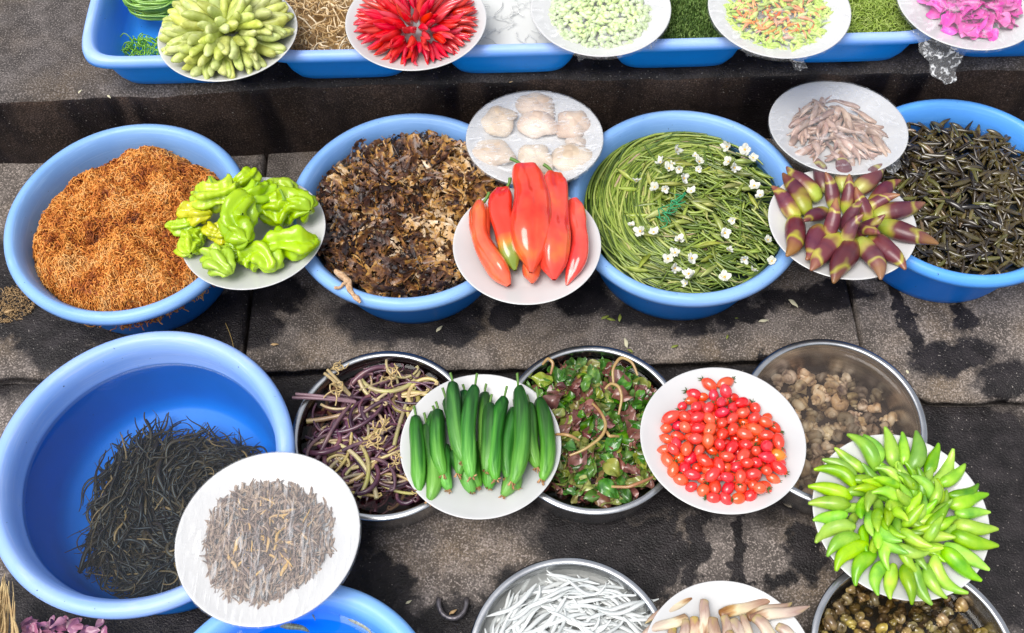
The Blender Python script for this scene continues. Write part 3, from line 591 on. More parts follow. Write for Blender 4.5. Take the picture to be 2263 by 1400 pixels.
# ---- cherry tomatoes
m_tom = mat('tomato_skin', [(.25, (.70, .022, .014)), (.75, (.84, .075, .030))], scale=20, rough=.12, coat=.8, rv=(.012, .02, .10))
m_toy = mat('orange_tomato_skin', [(.25, (.75, .12, .012)), (.75, (.80, .26, .02))], scale=20, rough=.12, coat=.8)
m_cal = solid('calyx_green', (.07, .12, .025), rough=.7)
toms = []
for k in range(4):
    me = podmesh('tomato_body', .0215*(1+.10*(k-1.5)),   .0076, [.18, .62, .86, .97, 1, .97, .86, .62, .12], m_tom, 0, 0, 20, 22, 0, 0, 0, k); toms.append(me)
mey = podmesh('tomato_body', .0215, .0085, [.18, .62, .86, .97, 1, .97, .86, .62, .12], m_toy, 0, 0, 20, 22)
cals = []
for k in range(3):
    Pc = []
    for j in range(6):
        a0 = j*1.05+rs.uniform(-.2, .2); u = np.linspace(0, 1, 5)[:, None]; Pc.append(np.array([-.0102, 0, 0])+u*np.array([-.001, .0052*math.cos(a0), .0052*math.sin(a0)])+u**2*np.array([-.0022, 0, 0]))
    Pc.append(np.array([-.0102, 0, 0])+np.linspace(0, 1, 5)[:, None]*np.array([-.006, .003*(k-1), .002]))
    V, Q, _ = tubes(np.array(Pc), np.tile([.0005, .0008, .0007, .0005, .0002], (7, 1)), 4); cals.append(mesh('calyx', V, Q, m_cal))
X = pile(138, .0080, .077, .0030, 240, True, 5, h0=.05)
def tz(x, y): return 1130+x/3.333, 740+y/3.333
M0 = PL['tom'][0]
ctr = at(1597, 985, .012, M0)
for i, q in enumerate(X):
    d = rs.normal(size=3)*np.array([1, 1, .35]); k = i % 4
    me = toms[k]; p = q+np.array([ctr[0], ctr[1], 0])
    parts = [('body', me)]+([('calyx', cals[i % 3])] if rnd.random() < .6 else [])
    thing('cherry_tomato', parts, onp('tom', p, frame(d), rnd.uniform(.82, 1.1)), 'oval red cherry tomato in the heap on the white plate', 'cherry tomato', 'cherry tomatoes heaped on the plate')
for (x_, y_, x2, y2, me, lb) in [(1400, 325, 1515, 405, toms[2], 'cherry tomato with a dark stalk, left of the two lying furthest back on the plate'), (1640, 330, 1512, 380, toms[3], 'cherry tomato, right one of the two lying furthest back on the plate'), (1300, 420, 1395, 460, toms[1], 'cherry tomato with a dry stalk at the upper left of the heap'), (1905, 890, 2010, 905, mey, 'orange yellow cherry tomato at the right edge of the heap')]:
    a = at(*tz(x_, y_), .013, M0); b = at(*tz(x2, y2), .013, M0); c = (a+b)/2; c[2] = .0125 if me is not mey else .016
    thing('cherry_tomato', [('body', me), ('calyx', cals[0])], onp('tom', c, frame(b-a), 1.08), lb, 'cherry tomato')

# ==================================================================== contents of the basins and pans
def curl_strands(n, R, zf, L, r, K, seed, curl=3., zj=.004, sides=3, clump=0):
    """n short crinkled strands lying on the surface zf(x, y) inside radius R"""
    g_ = np.random.RandomState(seed)
    a = g_.uniform(0, 2*PI, n); q = R*np.sqrt(g_.uniform(0, 1, n)); c = np.stack([q*np.cos(a), q*np.sin(a)], 1)
    l = g_.uniform(.5, 1.4, n)*L; hd = g_.uniform(0, 2*PI, n); cv = g_.normal(0, curl, n); u = np.linspace(-.5, .5, K)
    ang = hd[:, None]+cv[:, None]*u[None]+g_.normal(0, .8, (n, 1))*np.sin(u*9+g_.uniform(0, 6, (n, 1)))
    X = np.cumsum(np.cos(ang), 1)*(l/K)[:, None]; Y = np.cumsum(np.sin(ang), 1)*(l/K)[:, None]
    X += c[:, :1]-X.mean(1, keepdims=True); Y += c[:, 1:]-Y.mean(1, keepdims=True)
    Z = zf(X, Y)+g_.uniform(-zj, zj, (n, 1))+np.sin(u[None]*g_.uniform(4, 11, (n, 1))+g_.uniform(0, 6, (n, 1)))*zj*.8
    return np.stack([X, Y, Z], -1), c, g_
def moundmesh(R, zf, nr=60, ns=120, seed=0, amp=.003, fr=60.):
    rr = np.linspace(.001, 1, nr)*R; th = np.arange(ns)*2*PI/ns
    X = rr[:, None]*np.cos(th); Y = rr[:, None]*np.sin(th); P = np.stack([X, Y, zf(X, Y)], -1); P += noise3(P, seed, fr, 4)*amp
    return grids(P[None], wrap=True)
# ---- basin 1 : orange brown seaweed
m_sea = mat('orange_seaweed', [(.0, (.07, .02, .008)), (.2, (.26, .065, .02)), (.42, (.60, .19, .035)), (.68, (.82, .36, .075)), (1, (.82, .47, .18))], scale=30, detail=5, rough=.55, src='tint', mix=.30, spec=.3)
def zf1(X, Y):
    q = np.sqrt(X**2+Y**2); P = np.stack([X, Y, 0*X], -1); return .120-.022*np.clip(q/.145, 0, 1)**4+noise3(P, 3, 52, 5)[..., 0]*.014-.018*np.clip((q-.125)/.02, 0, 1)
parts = []
V, Q, t = moundmesh(.142, zf1, 90, 200, 4, .003, 110); parts.append((V, Q[:, ::-1], np.full(len(V), .25)))
P_, c_, g_ = curl_strands(13000, .146, zf1, .026, .0005, 9, 21, 7.5, .0050)
pt = noise3(np.concatenate([c_, 0*c_[:, :1]], 1), 9, 130, 4)[:, 0]*.34+.60+g_.normal(0, .13, len(c_))
parts.append(tubes(P_, np.full((len(P_), 9), .00075), 3, tint=None)[:2]+(np.repeat(pt, 27),))
V, Q, T = merge(parts)
solo('seaweed', mesh('seaweed', V, Q, m_sea, tint=np.clip(T, 0, 1)), TR(B1), 'mound of crinkled orange brown seaweed heaped in the left scuffed basin', 'seaweed', kind='stuff')
# ---- basin 2 : ruffled lichen
m_lich = mat('brown_lichen', [(.0, (.012, .006, .006)), (.22, (.07, .028, .016)), (.42, (.22, .095, .03)), (.56, (.46, .24, .05)), (.72, (.50, .34, .18)), (1, (.72, .60, .46))], scale=120, detail=4, rough=.4, src='tint', mix=.42, bump=.7, bscale=260, bdist=.002, coat=.2, alpha=(140, .455))
def zf2(X, Y):
    q = np.sqrt(X**2+Y**2); P = np.stack([X, Y, 0*X], -1); return .110-.010*(q/.145)**3+noise3(P, 13, 40, 3)[..., 0]*.007
def fronds(n, R, zf, size, seed, A=9, B=15):
    g_ = np.random.RandomState(seed); a = g_.uniform(0, 2*PI, n); q = R*np.sqrt(g_.uniform(0, 1, n)); cx, cy = q*np.cos(a), q*np.sin(a)
    rr = np.linspace(.05, 1, A)[None, :, None]; th = np.linspace(-1.5, 1.5, B)[None, None, :]
    s = size*g_.uniform(.55, 1.3, (n, 1, 1)); ph = g_.uniform(0, 6.28, (n, 1, 1)); hd = g_.uniform(0, 6.28, (n, 1, 1))
    rad = s*rr*(1+.30*np.sin(th*4+ph)+.24*np.sin(th*9+2*ph)*rr+.14*np.sin(th*19+ph)*rr**2)
    ruf = s*.20*rr**1.6*np.sin(th*g_.uniform(4, 8, (n, 1, 1))+ph*3)+s*.10*rr**2*np.sin(th*15+ph+rr*6)
    x = rad*np.cos(th); y = rad*np.sin(th); z = ruf+s*.35*rr*g_.uniform(-.25, .55, (n, 1, 1))
    X = x*np.cos(hd)-y*np.sin(hd)+cx[:, None, None]; Y = x*np.sin(hd)+y*np.cos(hd)+cy[:, None, None]
    Z = z+zf(cx, cy)[:, None, None]+g_.uniform(-.006, .003, (n, 1, 1))
    q = np.sqrt(X**2+Y**2); k = np.minimum(1, R*1.05/q); X = X*k; Y = Y*k
    zn = noise3(np.stack([cx, cy, 0*cx], 1), 6, 40, 3)[:, 0]*.38
    base = np.clip((g_.beta(1.5, 2.4, n)*.75+zn)[:, None, None]+.34*rr**4+0*th-.15, 0, 1)
    return grids(np.stack([X, Y, Z], -1), tint=base)
pr_ = [fronds(210, .132, zf2, .050, 31, 20, 40), fronds(300, .140, zf2, .026, 33, 14, 30)]
V, Q, t = moundmesh(.142, lambda X, Y: zf2(X, Y)-.016, 40, 90, 5, .004, 70); pr_.append((V, Q[:, ::-1], np.full(len(V), .0)))
V, Q, T = merge(pr_)
solo('lichen', mesh('lichen', V, Q, m_lich, tint=T), TR(B2), 'ruffled brown and tan lichen filling the second scuffed basin', 'lichen', kind='stuff')
m_sprig = mat('tan_sprig', [(.3, (.40, .22, .11)), (.7, (.66, .47, .30))], scale=300, rough=.6, bump=.8, bscale=500)
u = np.linspace(0, 1, 9)
pts = [(752, 612), (775, 632), (800, 668)]; a = at(742, 600, .128); b = at(800, 668, .133); c = at(738, 640, .133); d = at(765, 625, .134)
Pz = np.array([a+(b-a)*x+np.array([.004*math.sin(x*6), 0, 0]) for x in u]); Pc = np.array([d+(c-d)*x for x in u])
V, Q, t = tubes(np.array([Pz, Pc]), np.tile([.004, .0055, .004, .005, .004, .0035, .003, .0035, .0015], (2, 1))*np.array([[1], [.6]]), 9); V = V+noise3(V, 3, 420, 2)*.0016
solo('lichen_sprig', mesh('lichen_sprig', V, Q, m_sprig), np.eye(4), 'tan knobbly sprig hanging over the front rim of the lichen basin', 'sprig')
# ---- water in basins
disc('water', B2, .1435, .1065, water_mat('clear_water', (.72, .85, .95), 0.), 'clear water around the brown lichen')
disc('water', B3, .1435, .1000, water_mat('pond_water', (.45, .55, .55), .0), 'dark water around the coiled green stems')
disc('water', B4, .1385, .1000, water_mat('clear_blue_water', (.75, .88, .95)), 'water over the dark glossy pods in the right basin')
disc('water', BG, .1620, .074, water_mat('deep_water', (.72, .88, .98), .10, (.03, .045, .06), bump=.05), 'clear blue looking water filling the largest basin')
disc('water', B5, .140, .088, water_mat('bright_water', (.75, .9, 1.), .0), 'water in the bright blue basin at the bottom edge')
disc('water', P1, PR-.0098, .036, water_mat('brown_water', (.55, .45, .42)), 'brownish water around the fern stems')
disc('water', P2, PR-.0098, .033, water_mat('brown_water_dark', (.35, .33, .33)), 'dark water under the wet leaves')
disc('water', P3, PR-.0098, .037, water_mat('murky_water', (.82, .77, .72), .26, (.125, .098, .085), bump=.05), 'murky brown water above the pointed snails')
disc('water', P4, PR-.0098, .028, water_mat('milky_water', (.9, .92, .92), .35, (.62, .64, .62)), 'milky water around the white noodle strips')
disc('water', P5, PR-.0098, .014, water_mat('snail_water', (.6, .55, .5), .03), 'thin dark water over the round snails')
# ---- basin 3 : coiled stems, blades, flowers
m_gst = mat('green_stem_skin', [(.0, (.03, .055, .010)), (.35, (.11, .17, .022)), (.65, (.25, .34, .05)), (.88, (.40, .44, .12)), (1, (.42, .30, .20))], scale=60, rough=.3, src='tint', mix=.15, coat=.3)
g_ = np.random.RandomState(77); n = 820; K = 26
r0 = .143*np.sqrt(g_.uniform(.10, 1, n)); a0 = g_.uniform(.25*PI, .75*PI, n); sp_ = g_.uniform(1.2, 3.1, n); u = np.linspace(0, 1, K)
ang = a0[:, None]+sp_[:, None]*u; rr = r0[:, None]*(1-.10*u)+g_.normal(0, .004, (n, 1))+g_.normal(0, .020, (n, 1))*(u-.5)+.004*np.sin(u*8+g_.uniform(0, 6, (n, 1)))
cx_, cy_ = .010, .0
ox = g_.normal(0, .010, (n, 1)); oy = g_.normal(0, .010, (n, 1)); X = cx_+ox+rr*np.cos(ang)*.95; Y = cy_+oy+rr*np.sin(ang); q = np.hypot(X, Y); k = np.minimum(1, .143/q); X, Y = X*k, Y*k
Z = .098+.020*(1-(np.hypot(X, Y)/.145)**2)+g_.uniform(-.010, .006, (n, 1))+.003*np.sin(u*6+g_.uniform(0, 6, (n, 1)))
P_ = np.stack([X, Y, Z], -1); tt = g_.beta(2.2, 2, n)
s1 = tubes(P_, np.full((n, K), .00125)*g_.uniform(.6, 1.7, (n, 1)), 5, tint=tt)
# right hand part: leafy ends running towards the lower right
n2 = 520; hd = g_.normal(-.35, .55, n2); L2 = g_.uniform(.03, .09, n2); c2 = np.stack([g_.uniform(-.05, .125, n2), g_.uniform(-.13, .085, n2)], 1)
X = c2[:, :1]+np.cos(hd)[:, None]*L2[:, None]*(u-.5); Y = c2[:, 1:]+np.sin(hd)[:, None]*L2[:, None]*(u-.5)+.02*(u-.5)**2*g_.normal(0, 1, (n2, 1))
q = np.hypot(X, Y); k = np.minimum(1, .142/q); X, Y = X*k, Y*k
Z = .104+.012*(1-(np.hypot(X, Y)/.145)**2)+g_.uniform(-.010, .008, (n2, 1))
s2 = tubes(np.stack([X, Y, Z], -1), np.interp(u, [0, .5, 1], [.0010, .0014, .0006])[None]*g_.uniform(.8, 1.7, (n2, 1)), 5, tint=g_.beta(2, 2.4, n2))
fl = moundmesh(.142, lambda X, Y: .088+0*X, 20, 60, 5, .003, 70)
V, Q, T = merge([s1, s2, (fl[0], fl[1][:, ::-1], np.full(len(fl[0]), 0.))])
solo('coiled_stems', mesh('coiled_stems', V, Q, m_gst, tint=T), TR(B3), 'thin green stems coiled round in the flower basin', 'stems', kind='stuff')
def blade(name, L, W, m, curl=.1, seed=0, A=14, B=5, heart=False, cup=.2, wav=.08):
    t = np.linspace(0, 1, A); wv = np.sin(PI*np.clip(t, 0, 1)**(.62 if heart else .8))**(.7 if heart else .9)*W/2; wv[0] = W*.04; wv[-1] = W*.02
    v = np.linspace(-1, 1, B); X = (t[:, None]-.5)*L+0*v; Y = wv[:, None]*v; r_ = np.random.RandomState(seed)
    Z = curl*L*(1-(2*t[:, None]-1)**2)*r_.uniform(-1, 1)+cup*np.abs(Y)*1.2+wav*L*np.sin(t[:, None]*r_.uniform(5, 9)+v*2+seed)*np.abs(v)
    V, Q, _ = grids(np.stack([X, Y, Z], -1)[None]); me = mesh(name, V, Q, m); return me
m_bld = mat('olive_bud', [(.3, (.10, .12, .02)), (.5, (.24, .29, .05)), (.7, (.38, .40, .12))], scale=50, rough=.35, rv=(.02, .1, .4), coat=.3)
bl = [podmesh('spathe', .034, .0042, [.2, .6, .95, 1, .8, .5, .1], m_bld, .05*k, .05*k, 8, 12, 3, .15, 0, k, .6) for k in (-1, 0, 1)]
for i in range(95):
    a = g_.uniform(-.08, .125); b = g_.uniform(-.125, .085)
    if math.hypot(a, b) > .13: continue
    h = g_.normal(-.3, .7); z = .112+.014*(1-(math.hypot(a, b)/.145)**2)+g_.uniform(-.003, .004)
    solo('flower_bud', rnd.choice(bl), TR(B3+np.array([a, b, z]), frame([math.cos(h), math.sin(h), g_.uniform(-.2, .3)], g_.uniform(0, 6)), g_.uniform(.5, 1.25)), 'olive green bud sheath among the coiled stems', 'bud', 'bud sheaths in the flower basin')
m_pet = mat('white_petal', [(.3, (.50, .52, .44)), (.7, (.70, .70, .64))], scale=80, rough=.5, rv=(0, .3, .08)); m_cen = solid('yellow_centre', (.75, .42, .02))
pm = []
for v in range(3):
    P_ = []
    A, B = 7, 7; t = np.linspace(0, 1, A)[:, None]; vv = np.linspace(-1, 1, B)[None]; nf = 5 if v else 4
    for j in range(nf):
        a = j*2*PI/nf+rs.uniform(-.2, .2); W = .0055*np.sin(PI*np.clip(t*.82+.1, 0, 1))**.6; X = t*.0105+0*vv; Y = W*vv; Z = .0085*t**.8*rs.uniform(.3, 1.5)-.0018*vv**2*t+.0012*np.sin(vv*4+j+t*5)
        P_.append(np.stack([X*math.cos(a)-Y*math.sin(a), X*math.sin(a)+Y*math.cos(a), Z+0*X], -1))
    V, Q, _ = grids(np.array(P_)); p1 = mesh('petals', V, Q, m_pet)
    V, Q, _ = lathe([(0, .004), (.0012, .0038), (.0020, .0025), (.0018, .0005), (0, 0)], 10); p2 = mesh('flower_centre', V, Q, m_cen); pm.append((p1, p2))
def fz(x, y): return 1250+x/2.234, 240+y/2.234
flw = [(350, 360), (440, 392), (490, 398), (525, 275), (510, 300), (560, 300), (580, 345), (470, 270), (545, 205), (640, 235), (660, 265), (655, 300), (620, 412), (800, 190), (885, 205), (925, 245), (805, 265), (830, 295), (930, 385), (960, 430), (370, 610), (435, 615), (325, 577), (560, 650), (785, 615), (825, 555),
       (540, 715), (620, 740), (805, 700), (880, 745), (925, 800), (1020, 755), (610, 820), (785, 835), (595, 865), (535, 790), (505, 745), (1000, 650)]
for i, (x_, y_) in enumerate(flw):
    p = at(*fz(x_, y_), .134); p[2] = .128+.010*(1-((p[0]-B3[0])**2+(p[1]-B3[1])**2)/.0210)
    p = at(*fz(x_, y_), p[2]); a = pm[i % 3]
    Rm = rotz(rnd.uniform(0, 6))@rotx(rnd.uniform(-1., 1.))
    thing('flower', [('petals', a[0]), ('flower_centre', a[1])], TR(p, Rm, rnd.uniform(.45, .85)), 'small white flower with yellow centre among the green stems', 'flower', 'white flowers in the stem basin')
m_tie = solid('green_twine', (.02, .30, .12), rough=.4)
V, Q, t = tubes(np.array([[at(*fz(480+j*22+26*math.sin(k*1.1+2*j), 570-j*26-k*5+22*math.cos(k*.9+j)), .136)+rs.normal(size=3)*.0020 for k in range(12)] for j in range(5)]), np.full((5, 12), .0008), 5)
solo('twine', mesh('twine', V, Q, m_tie), np.eye(4), 'bright green plastic twine tying the coiled stems', 'twine')
# ---- basin 4 : dark pods
m_pod = mat('dark_glossy_pod', [(.0, (.010, .007, .005)), (.45, (.028, .018, .009)), (.7, (.06, .045, .014)), (.88, (.12, .12, .025)), (1, (.16, .10, .05))], scale=60, rough=.14, src='rand', mix=.2, coat=.6)
pods = [podmesh('dark_pod', .030, .0035, [.3, .75, .95, 1, .95, .85, .6, .2], m_pod, .04*k, .07*k, 8, 12, 2, .12, 0, k, .8) for k in (-1, 0, 1)]
g_ = np.random.RandomState(5)
npod = 0; PodL = []
for i in range(1000):
    q = .134*math.sqrt(g_.uniform()); a = g_.uniform(0, 2*PI); x_, y_ = q*math.cos(a), q*math.sin(a)
    z = .104+.008*(1-(q/.134)**2)+g_.uniform(-.009, .006); h = g_.uniform(0, 6.28)
    PodL.append((z, TR(B4+np.array([x_, y_, z]), frame([math.cos(h), math.sin(h), g_.uniform(-.35, .35)], g_.uniform(0, 6)), g_.uniform(.75, 1.15)), rnd.randrange(3)))
vis = [p for p in PodL if B4[0]-.17 < p[1][0, 3] < .685]   # the ones inside the picture
vis.sort(key=lambda p: -p[0]); top = set(id(p) for p in vis[:300]); rest = [p for p in PodL if id(p) not in top]
for p in vis[:300]: solo('dark_pod', pods[p[2]], p[1], 'dark olive glossy pod in the heap filling the right basin', 'pod', 'dark glossy pods in the right basin')
def bake(lst, meshes, sc=True):
    Vs, Qs, k = [], [], 0
    data = []
    for me in meshes:
        v = np.empty(len(me.vertices)*3, np.float32); me.vertices.foreach_get('co', v); q = np.empty(len(me.loops), np.int32); me.loops.foreach_get('vertex_index', q)
        data.append((v.reshape(-1, 3), q.reshape(-1, 4)))
    for M, i in lst:
        v, q = data[i]; Vs.append(v@M[:3, :3].T+M[:3, 3]); Qs.append(q+k); k += len(v)
    return np.concatenate(Vs), np.concatenate(Qs)
V, Q = bake([(p[1], p[2]) for p in rest], pods)
m_podd = mat('dark_pod_mass', [(.3, (.02, .012, .007)), (.5, (.06, .042, .014)), (.7, (.12, .10, .03))], scale=90, rough=.15, coat=.5)
solo('pod_heap', mesh('pod_heap', V, Q, m_podd), np.eye(4), 'lower layer of dark pods beneath the top ones in the right basin', 'pods', kind='stuff')
V, Q, t = moundmesh(.134, lambda X, Y: .094+0*X, 14, 50, 5, .003, 70)
solo('pod_silt', mesh('pod_silt', V, Q[:, ::-1], solid('black_silt', (.012, .009, .008), rough=.3)), TR(B4), 'dark sodden bottom under the pods in the right basin', 'silt', kind='stuff')
# ---- the largest basin : submerged weed
m_weed = mat('submerged_weed', [(.0, (.024, .010, .005)), (.35, (.065, .030, .011)), (.7, (.17, .085, .028)), (1, (.46, .22, .07))], scale=40, rough=.4, src='tint', mix=.12)
g_ = np.random.RandomState(15); n = 2100; K = 18; u = np.linspace(0, 1, K)
c = []
while len(c) < n:
    a, b = g_.uniform(-.125, .15), g_.uniform(-.14, .11); th_ = math.atan2(b, a); bl_ = 1+.12*math.sin(3*th_+1)+.08*math.sin(7*th_)+.05*math.sin(13*th_)
    # a sprawling mass: wide on the right, thinning to the upper left, with a few windows of clear water
    if ((a-.018)/.122)**2+((b+.022)/.106)**2 < bl_ and not (-.055 < a < -.02 and -.015 < b < .03 and g_.rand() < .8) and not (.0 < a < .03 and .015 < b < .04 and g_.rand() < .7): c.append((a, b))
c = np.array(c); fld = noise3(np.concatenate([c, 0*c[:, :1]], 1), 8, 16, 2)
sw = np.arctan2(c[:, 1]+.02, c[:, 0]-.05)+PI/2+fld[:, 0]*2.4+g_.normal(0, .35, n)
L2 = g_.uniform(.03, .115, n); cv = g_.normal(0, 1.3, n); an = sw[:, None]+cv[:, None]*(u-.5)+g_.normal(0, .5, (n, 1))*np.sin(u*8+g_.uniform(0, 6, (n, 1)))
X = np.cumsum(np.cos(an), 1)*(L2/K)[:, None]; Y = np.cumsum(np.sin(an), 1)*(L2/K)[:, None]; X += c[:, :1]-X.mean(1)[:, None]; Y += c[:, 1:]-Y.mean(1)[:, None]
q = np.hypot(X, Y); k = np.minimum(1, .142/q); X, Y = X*k, Y*k
Z = .014+g_.uniform(0, .034, (n, 1))*np.ones(K)+.004*np.sin(u*7+g_.uniform(0, 6, (n, 1)))
V, Q, T = tubes(np.stack([X, Y, Z], -1), np.interp(u, [0, .5, 1], [.4, 1, .3])[None]*g_.uniform(.0009, .0026, (n, 1))*np.where(g_.rand(n, 1) < .12, 1.8, 1.), 5, flat=.5, tint=np.clip(.25*fld[:, 1]+.12+g_.beta(1.2, 4., n)+.8*(g_.rand(n) < .03), 0, 1))
solo('water_weed', mesh('water_weed', V, Q, m_weed, tint=T), TR(BG), 'dark brown stringy weed lying under the water of the largest basin', 'weed', kind='stuff')
# ---- basin at the bottom edge : larvae
m_lar = mat('banded_larva', [(.3, (.08, .045, .02)), (.45, (.42, .28, .10)), (.7, (.52, .42, .24))], scale=90, rough=.3, coat=.4, stretch=(3, .6, .6))
larv = podmesh('larva', .055, .006, [.3, .7, 1, 1, .95, .9, .8, .6, .25], m_lar, .05, .10, 12, 40, 0, 0, .03, 2)
V_ = np.empty(len(larv.vertices)*3, np.float32); larv.vertices.foreach_get('co', V_); V_ = V_.reshape(-1, 3); V_[:, 1:] *= 1+.06*np.sin(V_[:, :1]*1400); larv.vertices.foreach_set('co', V_.ravel())
def dz(x, y): return 560+x/5.6575, 1280+y/5.6575
for (x0, y0, x1, y1, lb) in [(345, 600, 690, 665, 'brown banded larva floating beside the white plate edge'), (1150, 470, 1460, 680, 'brown larva floating at the right of the bottom basin'), (735, 445, 770, 520, 'small round grey larva floating near the plate rim')]:
    a = at(*dz(x0, y0), .060); b = at(*dz(x1, y1), .060)
    solo('larva', larv, TR((a+b)/2, frame(b-a, .3), np.linalg.norm(a-b)/.055*1.05), lb, 'larva')
# ---- pan 1 : fern stems
m_fern = mat('fern_stem_skin', [(.0, (.040, .010, .040)), (.40, (.10, .026, .080)), (.68, (.17, .06, .09)), (.78, (.30, .20, .12)), (.86, (.42, .33, .18)), (1, (.40, .38, .10))], scale=40, rough=.3, src='rand', mix=.10, coat=.35)
m_fern2 = mat('tan_fern_skin', [(.3, (.30, .21, .12)), (.5, (.44, .34, .18)), (.7, (.42, .38, .12))], scale=40, rough=.35, coat=.3, rv=(.02, .2, .3))
m_fern1 = mat('purple_fern_skin', [(.3, (.035, .012, .028)), (.5, (.085, .032, .058)), (.7, (.17, .075, .085))], scale=40, rough=.3, coat=.35, rv=(.02, .2, .4))
g_ = np.random.RandomState(9); var = []; varp = []; pths = []
for k in range(22):
    L_ = g_.uniform(.08, .145); K = 26; u = np.linspace(0, 1, K); an = g_.normal(0, 1.9)*(u-.5)+(g_.uniform(3, 6)*np.clip(u-.86, 0, 1)*7*g_.choice([-1, 1]) if k % 2 else g_.normal(0, .5)*u**2)
    X = np.cumsum(np.cos(an))*L_/K; Y = np.cumsum(np.sin(an))*L_/K; P_ = np.stack([X-X.mean(), Y-Y.mean(), .004*np.sin(u*5+k)], 1)
    rr = np.interp(u, [0, .7, 1], [1, .85, .35])*g_.uniform(.0018, .0042); V, Q, _ = tubes(P_[None], rr[None], 8); var.append(mesh('fern_stem', V, Q, m_fern2)); varp.append(mesh('fern_stem', V, Q, m_fern1)); pths.append(P_)
FB = []
while len(FB) < 330:
    q = .104*math.sqrt(g_.uniform()); a = g_.uniform(0, 6.28); h = g_.normal(.3, 1.); kv = g_.randint(22); sc_k = g_.uniform(.5, .9); R2 = rotz(h)
    pp = pths[kv]@R2.T*sc_k+np.array([q*math.cos(a), q*math.sin(a), 0])
    if np.hypot(pp[:, 0], pp[:, 1]).max() < .110: FB.append((TR(P1+np.array([q*math.cos(a), q*math.sin(a), .050+g_.uniform(0, .012)]), R2, sc_k), kv))
V, Q = bake(FB, varp); solo('fern_tangle', mesh('fern_tangle', V, Q, m_fern1), np.eye(4), 'lower layer of dark purple fern stems beneath the top ones', 'fern stems', kind='stuff')
nst = 0
while nst < 290:
    q = .100*math.sqrt(g_.uniform()); a = g_.uniform(0, 6.28); h = g_.normal(.3, .9); z = .056+.022*(nst/290)+g_.uniform(-.002, .003); hh = g_.uniform(-.05, .05)
    R2 = rotz(h)@rotx(g_.choice([0, PI]))@frame([math.cos(hh), 0, math.sin(hh)]); kv = g_.randint(22); sc_k = g_.uniform(.6, 1.0)
    pp = pths[kv]@R2.T*sc_k+np.array([q*math.cos(a), q*math.sin(a), 0])
    if np.hypot(pp[:, 0], pp[:, 1]).max() > .108: continue
    nst += 1; tan_ = g_.rand() < .30
    solo('fern_stem', (var if tan_ else varp)[kv], TR(P1+np.array([q*math.cos(a), q*math.sin(a), z]), R2, sc_k), ('pale tan' if tan_ else 'dark purple')+' curled fern stem in the tangle of the left steel pan', 'fern stem', ('tan' if tan_ else 'purple')+' fern stems in the left steel pan')
for (x0, y0, x1, y1, lb) in [(55, 465, 520, 500, 'mauve split stem sticking out over the left rim of the fern pan'), (290, 285, 480, 450, 'thin tan stem reaching over the upper left rim of the fern pan')]:
    a = at(*cz(x0, y0), .058); b = at(*cz(x1, y1), .050); K = 16; u = np.linspace(0, 1, K)[:, None]; P_ = a+(b-a)*u+np.array([0, 0, .004])*np.sin(u*3)
    V, Q, _ = tubes(np.array([P_, P_+np.array([.004, .004, .0006])*(1-u)+[0, .001, 0]]), np.full((2, K), .0023), 8); mm_ = solid('mauve_stem', (.26, .15, .18), rough=.35) if x0 < 100 else solid('tan_stem', (.42, .32, .16), rough=.4)
    solo('fern_stem', mesh('fern_stem', V, Q, mm_), np.eye(4), lb, 'fern stem')
# knotted tan tendrils
m_tend = solid('tan_tendril', (.62, .46, .22), .75, rough=.4, scale=60)
tb = [tubes(np.stack([.010*np.cumsum(np.cos(np.cumsum(g_.normal(.12, .35, 30))))/9, .010*np.cumsum(np.sin(np.cumsum(g_.normal(.1, .35, 30))))/9, .004*np.sin(np.linspace(0, 9, 30)+k)], 1)[None], np.full((1, 30), .0009)) for k in range(20)]
tm = []
for k in range(3):
    lst = [];
    for j in range(5):
        V, Q, T = tb[g_.randint(20)]; Rm = rotz(g_.uniform(0, 6)); V = (V-V.mean(0))@Rm.T; lst.append((V+g_.normal(size=3)*.002, Q, T))
    V, Q, T = merge(lst); tm.append(mesh('tendril_knot', V, Q, m_tend))
for (x_, y_, lb) in [(400, 240, 'tan tendril knot on the back left rim of the fern pan'), (380, 410, 'tan tendril knot in the upper left of the fern pan'), (660, 790, 'tan tendril knot in the middle of the fern pan'), (700, 680, 'tan tendril loop just above the middle of the fern pan'), (820, 930, 'tan tendril knot beside the cucumber plate'), (790, 300, 'olive fern tip at the back of the fern pan')]:
    solo('tendril_knot', tm[g_.randint(3)], TR(at(*cz(x_, y_), .066 if y_ != 240 else .056), rotz(g_.uniform(0, 6)), g_.uniform(.8, 1.2)), lb, 'tendril')
V, Q, t = moundmesh(PR-.012, lambda X, Y: .046+0*X, 14, 50, 5, .003, 70)
solo('fern_silt', mesh('fern_silt', V, Q[:, ::-1], solid('dark_plum_silt', (.030, .012, .018), rough=.4)), TR(P1), 'dark plum mush at the bottom of the fern pan', 'silt', kind='stuff')
